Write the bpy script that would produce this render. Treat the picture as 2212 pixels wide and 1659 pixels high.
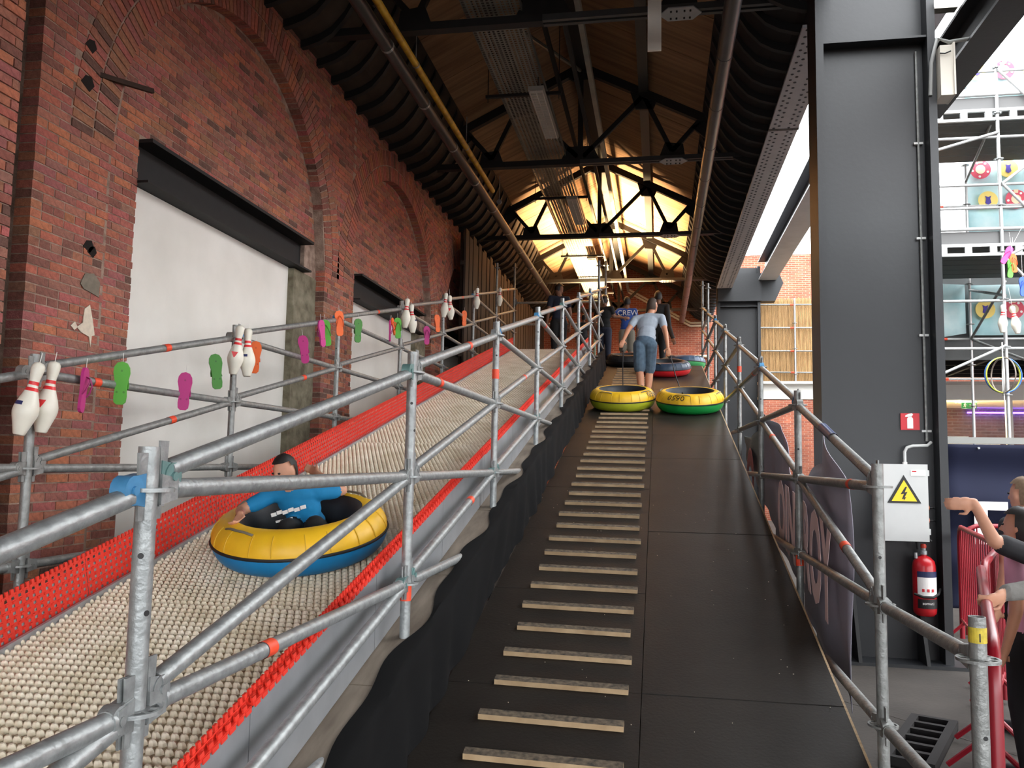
import bpy, bmesh, math, random
from mathutils import Vector, Matrix
random.seed(7)
S = bpy.context.scene
for o in list(bpy.data.objects): bpy.data.objects.remove(o)
COL = S.collection
PI = math.pi
# ------------------------------------------------------------------ camera, sky, lamps, exposure
FPX = 1790.0
RIGHT = Vector((0.98465451, 0.1735927, 0.01791856))
DOWN = Vector((0.0013653, 0.09501051, -0.99547533))
FWD = Vector((-0.1745097, 0.98022374, 0.09331552))
EYE = Vector((0, 0, 1.5))
cd = bpy.data.cameras.new('camera'); cd.sensor_width = 36.0; cd.lens = FPX / 2212 * 36
cd.clip_start = 0.05; cd.clip_end = 300
cam = bpy.data.objects.new('camera', cd); COL.objects.link(cam)
m = Matrix.Identity(4)
for r in range(3):
    m[r][0] = RIGHT[r]; m[r][1] = -DOWN[r]; m[r][2] = -FWD[r]; m[r][3] = EYE[r]
cam.matrix_world = m
S.camera = cam
w = bpy.data.worlds.new('sky'); S.world = w; w.use_nodes = True
bg = w.node_tree.nodes['Background']
bg.inputs[0].default_value = (0.96, 0.98, 1.0, 1); bg.inputs[1].default_value = 3.0
S.view_settings.view_transform = 'Standard'; S.view_settings.look = 'None'
S.view_settings.gamma = 1; S.view_settings.use_curve_mapping = False
S.view_settings.exposure = 1.68
def area_light(name, loc, target, size, power, color, sy=None, spread=PI):
    l = bpy.data.lights.new(name, 'AREA'); l.energy = power; l.color = color; l.size = size; l.spread = spread
    if sy: l.shape = 'RECTANGLE'; l.size_y = sy
    o = bpy.data.objects.new(name, l); COL.objects.link(o); o.location = loc
    o.rotation_euler = (Vector(target) - Vector(loc)).to_track_quat('-Z', 'Y').to_euler()
    return o
# ------------------------------------------------------------------ helpers
def lin(c):
    return tuple((x / 255 / 12.92 if x / 255 <= 0.04045 else ((x / 255 + 0.055) / 1.055) ** 2.4) for x in c)
MATS = {}
def mat(name, rgb, rough=0.6, metal=0.0, var=0.0, scale=8.0, rgb2=None, bump=0.0, bscale=None, emit=0.0,
        stretch=None, thr=None, spec=0.5, alpha=1.0, trans=0.0, detail=6.0, attr=None):
    if name in MATS: return MATS[name]
    M = bpy.data.materials.new(name); M.use_nodes = True; nt = M.node_tree
    b = nt.nodes['Principled BSDF']; L = nt.links.new
    c = lin(rgb)
    b.inputs['Base Color'].default_value = (*c, 1); b.inputs['Roughness'].default_value = rough
    b.inputs['Metallic'].default_value = metal; b.inputs['Specular IOR Level'].default_value = spec
    if alpha < 1: b.inputs['Alpha'].default_value = alpha
    if trans: b.inputs['Transmission Weight'].default_value = trans
    if emit:
        b.inputs['Emission Color'].default_value = (*c, 1); b.inputs['Emission Strength'].default_value = emit
    vec = None
    if var or rgb2 or bump:
        tc = nt.nodes.new('ShaderNodeTexCoord'); mp = nt.nodes.new('ShaderNodeMapping')
        if stretch: mp.inputs['Scale'].default_value = stretch
        L(tc.outputs['Object'], mp.inputs[0]); vec = mp.outputs[0]
    base = None
    if attr:
        an = nt.nodes.new('ShaderNodeAttribute'); an.attribute_name = attr; base = an.outputs['Color']
    if var or rgb2:
        n = nt.nodes.new('ShaderNodeTexNoise'); n.inputs['Scale'].default_value = scale; n.inputs['Detail'].default_value = detail
        L(vec, n.inputs['Vector'])
        rp = nt.nodes.new('ShaderNodeValToRGB')
        lo, hi = thr if thr else (0.32, 0.68)
        rp.color_ramp.elements[0].position = lo; rp.color_ramp.elements[1].position = hi
        c2 = lin(rgb2) if rgb2 else tuple(x * (1 - var) for x in c)
        if attr:
            rp.color_ramp.elements[0].color = (1 - var, 1 - var, 1 - var, 1); rp.color_ramp.elements[1].color = (1.08, 1.08, 1.08, 1)
            mx = nt.nodes.new('ShaderNodeMix'); mx.data_type = 'RGBA'; mx.blend_type = 'MULTIPLY'; mx.inputs[0].default_value = 1
            L(n.outputs['Fac'], rp.inputs[0]); L(base, mx.inputs[6]); L(rp.outputs[0], mx.inputs[7]); L(mx.outputs[2], b.inputs['Base Color'])
        else:
            rp.color_ramp.elements[0].color = (*c2, 1); rp.color_ramp.elements[1].color = (*c, 1)
            L(n.outputs['Fac'], rp.inputs[0]); L(rp.outputs[0], b.inputs['Base Color'])
    elif base:
        L(base, b.inputs['Base Color'])
    if bump:
        n2 = nt.nodes.new('ShaderNodeTexNoise'); n2.inputs['Scale'].default_value = bscale or scale * 3; n2.inputs['Detail'].default_value = 4
        L(vec, n2.inputs['Vector'])
        bp = nt.nodes.new('ShaderNodeBump'); bp.inputs['Strength'].default_value = bump; bp.inputs['Distance'].default_value = 0.02
        L(n2.outputs['Fac'], bp.inputs['Height']); L(bp.outputs[0], b.inputs['Normal'])
    MATS[name] = M
    return M
def brick_mat(name, c1, c2, mortar, scale=1.0, axis='XZ'):
    if name in MATS: return MATS[name]
    M = bpy.data.materials.new(name); M.use_nodes = True; nt = M.node_tree; L = nt.links.new
    b = nt.nodes['Principled BSDF']; b.inputs['Roughness'].default_value = 0.85
    tc = nt.nodes.new('ShaderNodeTexCoord'); sp = nt.nodes.new('ShaderNodeSeparateXYZ'); cb = nt.nodes.new('ShaderNodeCombineXYZ')
    L(tc.outputs['Object'], sp.inputs[0]); L(sp.outputs[0 if axis == 'XZ' else 1], cb.inputs[0]); L(sp.outputs[2], cb.inputs[1])
    t = nt.nodes.new('ShaderNodeTexBrick'); L(cb.outputs[0], t.inputs['Vector'])
    t.inputs['Scale'].default_value = 1.0; t.inputs['Brick Width'].default_value = 0.21 * scale; t.inputs['Row Height'].default_value = 0.0625 * scale
    t.inputs['Mortar Size'].default_value = 0.006 * scale; t.inputs['Bias'].default_value = 0.0
    t.inputs['Color1'].default_value = (*lin(c1), 1); t.inputs['Color2'].default_value = (*lin(c2), 1); t.inputs['Mortar'].default_value = (*lin(mortar), 1)
    n = nt.nodes.new('ShaderNodeTexNoise'); n.inputs['Scale'].default_value = 1.4; n.inputs['Detail'].default_value = 7; L(tc.outputs['Object'], n.inputs['Vector'])
    rp = nt.nodes.new('ShaderNodeValToRGB'); rp.color_ramp.elements[0].position = .3; rp.color_ramp.elements[1].position = .7
    rp.color_ramp.elements[0].color = (.6, .57, .55, 1); rp.color_ramp.elements[1].color = (1.1, 1.1, 1.1, 1); L(n.outputs['Fac'], rp.inputs[0])
    mx = nt.nodes.new('ShaderNodeMix'); mx.data_type = 'RGBA'; mx.blend_type = 'MULTIPLY'; mx.inputs[0].default_value = 1
    L(t.outputs['Color'], mx.inputs[6]); L(rp.outputs[0], mx.inputs[7]); L(mx.outputs[2], b.inputs['Base Color'])
    bp = nt.nodes.new('ShaderNodeBump'); bp.inputs['Strength'].default_value = .5; bp.inputs['Distance'].default_value = .01; bp.invert = True
    L(t.outputs['Fac'], bp.inputs['Height']); L(bp.outputs[0], b.inputs['Normal'])
    MATS[name] = M; return M
def V(*a): return Vector(a[0]) if len(a) == 1 else Vector(a)
def frame(d):
    d = V(d).normalized(); up = Vector((0, 0, 1)) if abs(d.z) < 0.95 else Vector((1, 0, 0))
    a = d.cross(up).normalized(); return a, d.cross(a).normalized()
class MB:
    def __init__(s): s.v = []; s.f = []; s.m = []; s.mi = 0
    def add(s, vs, fs):
        k = len(s.v); s.v += [tuple(x) for x in vs]; s.f += [tuple(i + k for i in f) for f in fs]; s.m += [s.mi] * len(fs); return s
    def hexa(s, p):
        p = [V(x) for x in p]; c = sum(p, V(0, 0, 0)) / 8
        if (p[1] - p[0]).cross(p[3] - p[0]).dot(p[0] - c) > 0: p = [p[0], p[3], p[2], p[1], p[4], p[7], p[6], p[5]]
        return s.add(p, [(0, 3, 2, 1), (4, 5, 6, 7), (0, 1, 5, 4), (1, 2, 6, 5), (2, 3, 7, 6), (3, 0, 4, 7)])
    def bb(s, a, b):
        x0, y0, z0 = a; x1, y1, z1 = b
        return s.hexa([(x0, y0, z0), (x1, y0, z0), (x1, y1, z0), (x0, y1, z0), (x0, y0, z1), (x1, y0, z1), (x1, y1, z1), (x0, y1, z1)])
    def box(s, c, sz, R=None):
        h = [x / 2 for x in sz]; c = V(c)
        ps = [V(x, y, z) for z in (-h[2], h[2]) for x, y in ((-h[0], -h[1]), (h[0], -h[1]), (h[0], h[1]), (-h[0], h[1]))]
        if R is not None: ps = [R @ p for p in ps]
        return s.hexa([p + c for p in ps])
    def bar(s, p0, p1, wd, th, up=(0, 0, 1)):      # rectangular bar from p0 to p1
        p0 = V(p0); p1 = V(p1); d = (p1 - p0).normalized(); u = V(up); a = d.cross(u)
        if a.length < 1e-4: a = d.cross(V(0, 1, 0))
        a.normalize(); u = a.cross(d).normalized(); a = a * wd / 2; u = u * th / 2
        return s.hexa([p0 - a - u, p0 + a - u, p1 + a - u, p1 - a - u, p0 - a + u, p0 + a + u, p1 + a + u, p1 - a + u])
    def tube(s, p0, p1, r, n=12, r1=None, cap=True):
        return s.sweep([p0, p1], r, n, rs=[r, r if r1 is None else r1], cap=cap)
    def pipe(s, p0, p1, r, ri, n=20):               # hollow open-ended tube
        p0 = V(p0); p1 = V(p1); a, b = frame(p1 - p0); vs = []
        for p, rr in ((p0, r), (p1, r), (p1, ri), (p0, ri)):
            vs += [p + (a * math.cos(2 * PI * i / n) + b * math.sin(2 * PI * i / n)) * rr for i in range(n)]
        fs = []
        for q in range(4):
            for i in range(n):
                j = (i + 1) % n; A = q * n; B = ((q + 1) % 4) * n
                fs.append((A + i, B + i, B + j, A + j))
        return s.add(vs, fs)
    def sweep(s, pts, r, n=8, rs=None, cap=True, closed=False, flat=None):
        pts = [V(p) for p in pts]; N = len(pts); vs = []; pa = None
        for i, p in enumerate(pts):
            if closed: d = pts[(i + 1) % N] - pts[i - 1]
            else: d = pts[min(i + 1, N - 1)] - pts[max(i - 1, 0)]
            d.normalize()
            if pa is None: a, b = frame(d)
            else:
                a = pa - d * pa.dot(d)
                if a.length < 1e-5: a, b = frame(d)
                a.normalize(); b = d.cross(a)
            pa = a; rr = rs[i] if rs else r
            vs += [p + a * math.cos(2 * PI * k / n) * rr + b * math.sin(2 * PI * k / n) * rr * (flat or 1) for k in range(n)]
        fs = []
        for i in range(N if closed else N - 1):
            A = i * n; B = ((i + 1) % N) * n
            fs += [(A + k, A + (k + 1) % n, B + (k + 1) % n, B + k) for k in range(n)]
        if cap and not closed:
            fs.append(tuple(range(n))[::-1]); fs.append(tuple((N - 1) * n + k for k in range(n)))
        return s.add(vs, fs)
    def lathe(s, prof, n=24, c=(0, 0, 0), R=None, cap=True, a0=0, a1=2 * PI):
        full = abs(a1 - a0 - 2 * PI) < 1e-6; c = V(c); vs = []; m_ = n if full else n + 1
        for r, z in prof:
            for k in range(m_):
                t = a0 + (a1 - a0) * k / n; p = V(r * math.cos(t), r * math.sin(t), z)
                vs.append((R @ p if R is not None else p) + c)
        fs = []
        for i in range(len(prof) - 1):
            for k in range(n):
                j = (k + 1) % m_
                fs.append((i * m_ + k, i * m_ + j, (i + 1) * m_ + j, (i + 1) * m_ + k))
        if cap and full:
            if prof[0][0] > 1e-6: fs.append(tuple(range(m_))[::-1])
            if prof[-1][0] > 1e-6: fs.append(tuple((len(prof) - 1) * m_ + k for k in range(m_)))
        return s.add(vs, fs)
    def prism(s, poly, t, o=(0, 0, 0), ex=(1, 0, 0), ey=(0, 0, 1), ez=None):
        o = V(o); ex = V(ex); ey = V(ey); ez = V(ez) if ez else ex.cross(ey).normalized(); n = len(poly)
        vs = [o + ex * p[0] + ey * p[1] for p in poly] + [o + ex * p[0] + ey * p[1] + ez * t for p in poly]
        return s.add(vs, [tuple(range(n))[::-1], tuple(range(n, 2 * n))] + [(i, (i + 1) % n, n + (i + 1) % n, n + i) for i in range(n)])
    def ball(s, c, r, n=12, R=None):
        if not isinstance(r, (tuple, list)): r = (r, r, r)
        q = []; k = n // 2; vs = []
        for i in range(k + 1):
            ph = PI * i / k
            for j in range(n):
                t = 2 * PI * j / n; p = V(r[0] * math.sin(ph) * math.cos(t), r[1] * math.sin(ph) * math.sin(t), r[2] * math.cos(ph))
                vs.append((R @ p if R is not None else p) + V(c))
        for i in range(k):
            for j in range(n):
                q.append((i * n + j, (i + 1) * n + j, (i + 1) * n + (j + 1) % n, i * n + (j + 1) % n))
        return s.add(vs, q)
    def mesh(s, name, mats, smooth=0):
        me = bpy.data.meshes.new(name); me.from_pydata(s.v, [], s.f)
        for x in (mats if isinstance(mats, (list, tuple)) else [mats]): me.materials.append(x)
        if any(s.m): me.polygons.foreach_set('material_index', s.m)
        if smooth:
            me.polygons.foreach_set('use_smooth', [True] * len(s.f)); me.set_sharp_from_angle(angle=math.radians(smooth))
        me.update(); return me
    def obj(s, name, mats, parent=None, smooth=0, local=False):
        return link(name, s.mesh(name, mats, smooth), parent, local)
WM = {}
def link(name, me, parent=None, local=False, M=None):
    o = bpy.data.objects.new(name, me); COL.objects.link(o)
    if parent is not None:
        o.parent = parent
        if not local: o.matrix_parent_inverse = WM.get(parent.name, Matrix.Identity(4)).inverted()
    if M is not None: o.matrix_basis = M
    W = M.copy() if M is not None else Matrix.Identity(4)
    if parent is not None and local: W = WM.get(parent.name, Matrix.Identity(4)) @ W
    WM[o.name] = W
    return o
def tag(o, label=None, cat=None, group=None, kind=None):
    if label: o['label'] = label
    if cat: o['category'] = cat
    if group: o['group'] = group
    if kind: o['kind'] = kind
    return o
def thing(name, label, cat, loc=(0, 0, 0), rot=None, group=None, kind=None):
    M = Matrix.Translation(V(loc))
    if rot is not None: M = M @ (rot.to_4x4() if isinstance(rot, Matrix) else rot)
    o = link(name, None, None, False, M); o.empty_display_size = 0.05
    return tag(o, label, cat, group, kind)
def single(name, label, cat, mb, mats, smooth=0, group=None, kind=None):
    return tag(mb.obj(name, mats, None, smooth), label, cat, group, kind)
def struct(name, mb, mats, smooth=0, label=None):
    return tag(mb.obj(name, mats, None, smooth), label, None, None, 'structure')
def text_mesh(body, size, ext, name, mt, bold=0.0):
    c = bpy.data.curves.new(name, 'FONT'); c.body = body; c.size = size; c.extrude = ext; c.align_x = 'CENTER'; c.resolution_u = 3; c.offset = bold
    o = bpy.data.objects.new(name, c); COL.objects.link(o)
    dg = bpy.context.evaluated_depsgraph_get(); dg.update()
    me = bpy.data.meshes.new_from_object(o.evaluated_get(dg)); bpy.data.objects.remove(o)
    me.materials.clear(); me.materials.append(mt); me.name = name
    return me
ORD = ['first', 'second', 'third', 'fourth', 'fifth', 'sixth', 'seventh', 'eighth', 'ninth', 'tenth', 'eleventh', 'twelfth']
FL = -0.2                                   # hall floor level
SL = 0.2415                                 # slope of slide and ramp
def zr(y): return -0.62 + SL * y            # ramp surface
def zs(y): return -0.10 + SL * y            # slide surface
TILT = math.atan(SL)
RX = Matrix.Rotation(TILT, 3, 'X')
# ------------------------------------------------------------------ materials
galv = mat('galvanised_steel', (160, 164, 164), .42, .45, .35, 26, bump=.15, bscale=60)
galv_d = mat('worn_galvanised_steel', (150, 152, 150), .45, .4, .35, 22, bump=.2, bscale=60)
galv_sheet = mat('galvanised_sheet', (176, 180, 184), .38, .6, .18, 5)
blue_p = mat('blue_painted_casting', (70, 135, 180), .45, .1, .2, 30)
teal_p = mat('green_painted_casting', (105, 140, 138), .5, .2, .25, 30)
orange_s = mat('orange_sticker', (238, 78, 45), .5, 0, .12, 40)
blackm = mat('black_steel', (22, 23, 24), .7, 0, .3, 12)
darkm = mat('anthracite_paint', (34, 36, 39), .45, .1, .12, 3, bump=.05, bscale=20)
# ------------------------------------------------------------------ floor, walls
m_floor = mat('concrete_floor', (62, 57, 52), .85, 0, .35, 2.2, bump=.15, bscale=30)
fl = struct('floor', MB().bb((-20, -45, FL - .3), (70, 40, FL)), m_floor, label='grey concrete hall floor')
jm = mat('floor_joint', (60, 55, 50), .9)
for i, (a, b) in enumerate((((1.0, 7.0), (4.2, 3.0)), ((1.0, 4.6), (2.6, 2.6)), ((2.4, 9.0), (3.4, 4.2)))):
    MB().bar((a[0], a[1], FL + .001), (b[0], b[1], FL + .001), .012, .002).obj('floor_joint', jm, fl)
m_brick = mat('red_brick', (150, 80, 62), .85, 0, .3, 30, bump=.4, bscale=90, attr='Col')
m_mort = mat('old_mortar', (176, 152, 136), .95, 0, .4, 9, rgb2=(120, 98, 86), bump=.5, bscale=50)
m_white = mat('white_panel', (234, 231, 224), .6, 0, .1, 1.2, rgb2=(216, 213, 205))
m_conc = mat('stained_concrete', (138, 132, 112), .9, 0, .5, 7, rgb2=(92, 84, 66), bump=.6, bscale=25)
XW, XR = -4.0, -4.12
R_A, ZC, PER, YC0, ZT = 2.0, 3.75, 4.8, 7.35, 6.4
NB = 4
wb = MB()
def arch_z(dy): return ZC + math.sqrt(max(0, R_A * R_A - dy * dy))
# pier faces between recesses, spandrels over the arches, recess faces and reveals
seg = [(4.6, YC0 - R_A)] + [(YC0 + PER * k + R_A, YC0 + PER * (k + 1) - R_A) for k in range(NB)]
seg[-1] = (seg[-1][0], 27.4)
xf = XW - .003; xr = XR - .003
for a, b in seg: wb.bb((XW - .5, a + .006, FL), (xf, b, ZT))
for k in range(NB):
    yc = YC0 + PER * k; N = 28
    for i in range(N):
        y0 = yc - R_A + 2 * R_A * i / N; y1 = yc - R_A + 2 * R_A * (i + 1) / N
        za, zb = arch_z(y0 - yc), arch_z(y1 - yc)
        wb.hexa([(XW - .5, y0, za), (xf, y0, za), (xf, y1, zb), (XW - .5, y1, zb), (XW - .5, y0, ZT), (xf, y0, ZT), (xf, y1, ZT), (XW - .5, y1, ZT)])
    wb.bb((XW - .5, yc - R_A, 4.03), (xr, yc + R_A, ZT - .2))
    wb.bb((XW - .5, yc - R_A, FL), (xr, yc - 1.52, 4.03))
wb.mi = 1; wb.bb((XW - .5, 4.0, FL), (XW - .2, 4.7, ZT)); wb.mi = 0  # back of the chase: recess shade put into a darker brick colour
wb.bb((XW - .5, -7.0, FL), (-3.66, 4.05, ZT))
wall = struct('wall_left', wb, [m_mort, mat('shaded_chase_brick', (66, 48, 40), .95, 0, .4, 8)], label='old red brick wall with blind arches beside the slide')
def brick_col():
    t = random.random()
    if t < .62: c = (168 + random.uniform(-14, 12), 104 + random.uniform(-9, 9), 87 + random.uniform(-8, 8))
    elif t < .78: c = (186 + random.uniform(-10, 10), 112 + random.uniform(-8, 8), 86)
    elif t < .95: c = (142 + random.uniform(-10, 8), 88, 76)
    else: c = (108, 76, 66)
    return (*lin(c), 1)
BR = []      # (centre, size(y,z), angle about X, colour)
CH, BL = .0615, .208
def in_ring(y, z):
    for k in range(NB):
        yc = YC0 + PER * k; d = math.hypot(y - yc, z - ZC)
        if z > ZC and d < R_A + .41: return True
        if z <= ZC and abs(y - yc) < R_A: return True
    return False
row = 0; z = .35
while z < ZT - .05:
    header = row % 2; L = BL / 2 if (header and random.random() < .35) else BL
    for a, b in seg:
        y = a + (0 if row % 2 else -BL / 2)
        while y < b:
            y0, y1 = max(y, a), min(y + L - .01, b)
            if y1 - y0 > .03 and not in_ring((y0 + y1) / 2, z): BR.append((XW, (y0 + y1) / 2, z, y1 - y0, CH - .01, 0))
            y += L
    for k in range(NB):
        yc = YC0 + PER * k
        # spandrel fill beyond the ring
        y = yc - R_A - (0 if row % 2 else BL / 2)
        while y < yc + R_A:
            c = y + BL / 2
            if yc - R_A < c < yc + R_A and z > ZC and math.hypot(c - yc, z - ZC) > R_A + .41: BR.append((XW, c, z, BL - .01, CH - .01, 0))
            y += BL
        # tympanum and jamb in the recess
        y = yc - R_A - (0 if row % 2 else BL / 2)
        while y < yc + R_A:
            y0, y1 = max(y, yc - R_A), min(y + BL - .01, yc + R_A); c = (y0 + y1) / 2
            ins = (z > 4.06 and math.hypot(c - yc, z - ZC) < R_A - .03)
            if z <= 4.06:
                y1 = min(y1, yc - 1.52 + random.uniform(-.012, .012)); ins = y1 - y0 > .03; c = (y0 + y1) / 2
            if ins and y1 - y0 > .03: BR.append((XR, c, z, y1 - y0, CH - .01, 0))
            y += BL
    y = 1.5 + (0 if row % 2 else -BL / 2)
    while y < 4.05:
        y0, y1 = y, min(y + BL - .01, 4.05)
        if y1 - y0 > .03: BR.append((-3.65, (y0 + y1) / 2, z, y1 - y0, CH - .01, 0))
        y += BL
    z += CH; row += 1
for k in range(NB):
    yc = YC0 + PER * k
    for ri in (R_A - .004, R_A + .225):
        n = int(PI * ri / .068)
        for i in range(n):
            t = PI * (i + .5) / n; rm = ri + .105
            BR.append((XW, yc + rm * math.cos(t), ZC + rm * math.sin(t), .21, .056, t))
def camsize(b):
    d = V(b[0], b[1], b[2]) - EYE; c = d.dot(FWD)
    if c < .5: return 0
    u = d.dot(RIGHT) / c * FPX + 1106; v_ = d.dot(DOWN) / c * FPX + 829.5
    if not (5 < u < 2200 and 5 < v_ < 1150): return 0
    return b[3] * b[4] * abs(d.x) / c ** 3
BR.sort(key=camsize, reverse=True)
def brick_pts(b, L=None, j=None):
    x, y, z, ly, lz, t = b
    c, s_ = math.cos(t), math.sin(t); pr_ = (random.uniform(-.001, .004) if t == 0 else .006) if j is None else j
    ps = []
    for xx in (x - .118, x + pr_):
        for a, e in ((-1, -1), (1, -1), (1, 1), (-1, 1)):
            dy, dz = a * ly / 2, e * lz / 2
            ps.append((xx, y + dy * c - dz * s_, z + dy * s_ + dz * c))
    return ps
FQ = [(0, 1, 2, 3), (4, 7, 6, 5), (0, 4, 5, 1), (1, 5, 6, 2), (2, 6, 7, 3), (3, 7, 4, 0)]
var_me = {}
for b in BR[:300]:
    key = (round(b[3], 2), b[5] == 0, random.randrange(16))
    if key not in var_me:
        q = MB(); q.add(brick_pts((0, 0, 0, round(b[3], 3), b[4], 0), None, random.uniform(-.001, .004) if b[5] == 0 else .006), FQ); me = q.mesh('brick', m_brick)
        ca = me.attributes.new('Col', 'FLOAT_COLOR', 'POINT'); cc = brick_col()
        for i in range(8): ca.data[i].color = cc
        var_me[key] = me
    link('brick', var_me[key], wall, False, Matrix.Translation((b[0], b[1], b[2])) @ Matrix.Rotation(b[5], 4, 'X'))
q = MB(); cols = []
for b in BR[300:]:
    q.add(brick_pts(b), FQ); cc = brick_col(); cols += list(cc) * 8
me = q.mesh('brickwork', m_brick); ca = me.attributes.new('Col', 'FLOAT_COLOR', 'POINT'); ca.data.foreach_set('color', cols)
tag(link('brickwork', me, wall), kind='stuff')
# stains and remains on the wall
pl = mat('old_plaster', (222, 208, 188), .9, 0, .2, 30); gr = mat('cement_patch', (132, 122, 108), .95, 0, .3, 20)
def splat(name, mt, y, z, pts, x=XW + .004):
    MB().prism([(p[0], p[1]) for p in pts], .006, (x, y, z), (0, 1, 0), (0, 0, 1)).obj(name, mt, wall)
splat('plaster_patch', pl, 5.19, 2.40, [(-.03, .12), (.02, .16), (.05, .08), (.07, .02), (.09, -.05), (.06, -.06), (.055, -.14), (.035, -.07), (-.05, -.05), (-.1, -.02), (-.04, .02)])
splat('plaster_patch', pl, 5.07, 2.38, [(-.04, 0), (0, .035), (.03, .0), (0, -.025)])
splat('cement_patch', gr, 5.2, 2.69, [(-.1, .0), (-.06, .08), (.03, .1), (.1, .05), (.1, -.06), (.0, -.04), (-.06, -.03)])
rust = mat('rusty_steel', (62, 42, 32), .8, .3, .4, 30)
single('wall_iron_bar', 'rusty iron bar sticking out of the brick wall left of the first arch', 'bar',
       MB().bar((XW - .05, 5.02, 4.22), (XW + .12, 5.62, 4.32), .03, .035), rust)
q = MB()
for y, z, s_ in ((5.04, 4.12, .07), (5.05, 4.4, .06), (5.16, 2.97, .055), (5.2, 2.94, .05)):
    q.prism([(-s_, -.2 * s_), (-.4 * s_, .7 * s_), (.5 * s_, .9 * s_), (s_, .1 * s_), (.3 * s_, -.8 * s_)], .004, (XW + .003, y, z), (0, 1, 0), (0, 0, 1))
q.obj('broken_brick_hole', mat('dark_hole', (28, 20, 17), 1), wall)
# door openings: white infill panel, black steel lintel, concrete jamb
for k in range(NB):
    yc = YC0 + PER * k
    o = struct('door_%d' % (k + 1), MB().bb((XR - .25, yc - 1.52, FL), (XR - .06, yc + 1.38, 3.68)), m_white, label='white panel filling %s doorway of the brick wall' % ORD[k])
    mb = MB(); mb.bb((XR - .2, yc - 1.52, 3.67), (XR - .05, yc + 1.66, 4.03)); mb.bb((XR - .2, yc - 1.52, 4.0), (XW + .0, yc + 1.66, 4.03)); mb.bb((XR - .2, yc - 1.52, 3.67), (XW - .02, yc + 1.66, 3.69))
    mb.obj('lintel_beam', blackm, o)
    jb = MB(); n = 9; zt = 3.66
    for i in range(n):
        z0 = FL + (zt - FL) * i / n; z1 = FL + (zt - FL) * (i + 1) / n; e = random.uniform(-.012, .012)
        jb.bb((XR - .24, yc + 1.38, z0), (XR + .02 + e, yc + 2.0, z1))
    jb.obj('concrete_jamb', m_conc, o)
    MB().bb((XR - .24, yc + 1.66, 3.66), (XR, yc + 2.0, 4.06)).obj('jamb_head', m_mort, o)
# wall at the far end
m_bk = brick_mat('far_brick', (168, 92, 66), (140, 72, 54), (176, 150, 130))
wm = MB(); wm.prism([(-4.5, FL), (2.1, FL), (2.1, 6.6), (1.6, 6.85), (-1.25, 8.3), (-4.5, 6.7)], .4, (0, 27.3, 0), (1, 0, 0), (0, 0, 1), (0, 1, 0))
wback = struct('wall_back', wm, m_bk, label='brick gable wall at the far end of the hall')
cw = mat('white_conduit', (220, 210, 190), .6)
for i, pts in enumerate((((-1.0, 7.25), (1.0, 6.1), (1.6, 6.1)), ((-1.0, 7.15), (1.0, 6.0), (1.6, 6.0)), ((.98, 4.0), (.98, 5.0), (1.6, 5.0)))):
    single('wall_conduit', ('upper of two white conduits following the far gable wall', 'lower of two white conduits following the far gable wall', 'white bent conduit low on the far brick wall')[i], 'pipe',
           MB().sweep([(x, 27.24, z) for x, z in pts], .035 if i < 2 else .05, 8), cw)
gp = MB()
for i in range(9): gp.bb((.25 + i * .16, 27.28, 3.55 + .1 * (i % 2)), (.31 + i * .16, 27.296, 4.15 + .08 * (i % 3)))
gp.bb((.2, 27.28, 3.6), (1.7, 27.292, 3.75))
gp.obj('pink_graffiti', mat('pink_paint', (196, 92, 140), .8), wback)
# ------------------------------------------------------------------ ceiling
m_ply = mat('brown_plywood', (146, 112, 80), .7, 0, .3, 3, rgb2=(112, 82, 56), stretch=(.25, 4, .25), bump=.05)
m_lin = mat('dark_roof_lining', (58, 50, 42), .85, 0, .3, 3)
XC, ZRG, SR = -1.25, 8.08, .5
def zroof(x): return ZRG - SR * abs(x - XC)
cm = MB()
for sx in (-1, 1):
    x1 = XC + sx * 2.9
    a = [(XC, -7.4, ZRG + .06), (x1, -7.4, zroof(x1) + .06), (x1, 27.6, zroof(x1) + .06), (XC, 27.6, ZRG + .06)]
    cm.hexa([*a, *[(p[0], p[1], p[2] + .12) for p in a]] if sx > 0 else [*a[::-1], *[(p[0], p[1], p[2] + .12) for p in a[::-1]]])
ceil = struct('ceiling', cm, m_lin, label='pitched roof lined with brown plywood')
pw = 1.22; y = -1.9
while y < 27:
    for sx in (-1, 1):
        x0, x1 = XC + sx * .04, XC + sx * 1.95
        e = random.uniform(0, .006)
        a = [(x0, y + .006, zroof(x0) + .02 - e), (x1, y + .006, zroof(x1) + .02 - e), (x1, y + pw - .006, zroof(x1) + .02 - e), (x0, y + pw - .006, zroof(x0) + .02 - e)]
        if sx < 0: a = a[::-1]
        MB().hexa([*a, *[(p[0], p[1], p[2] + .02) for p in a]]).obj('plywood_panel', m_ply, ceil)
    y += pw
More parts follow.
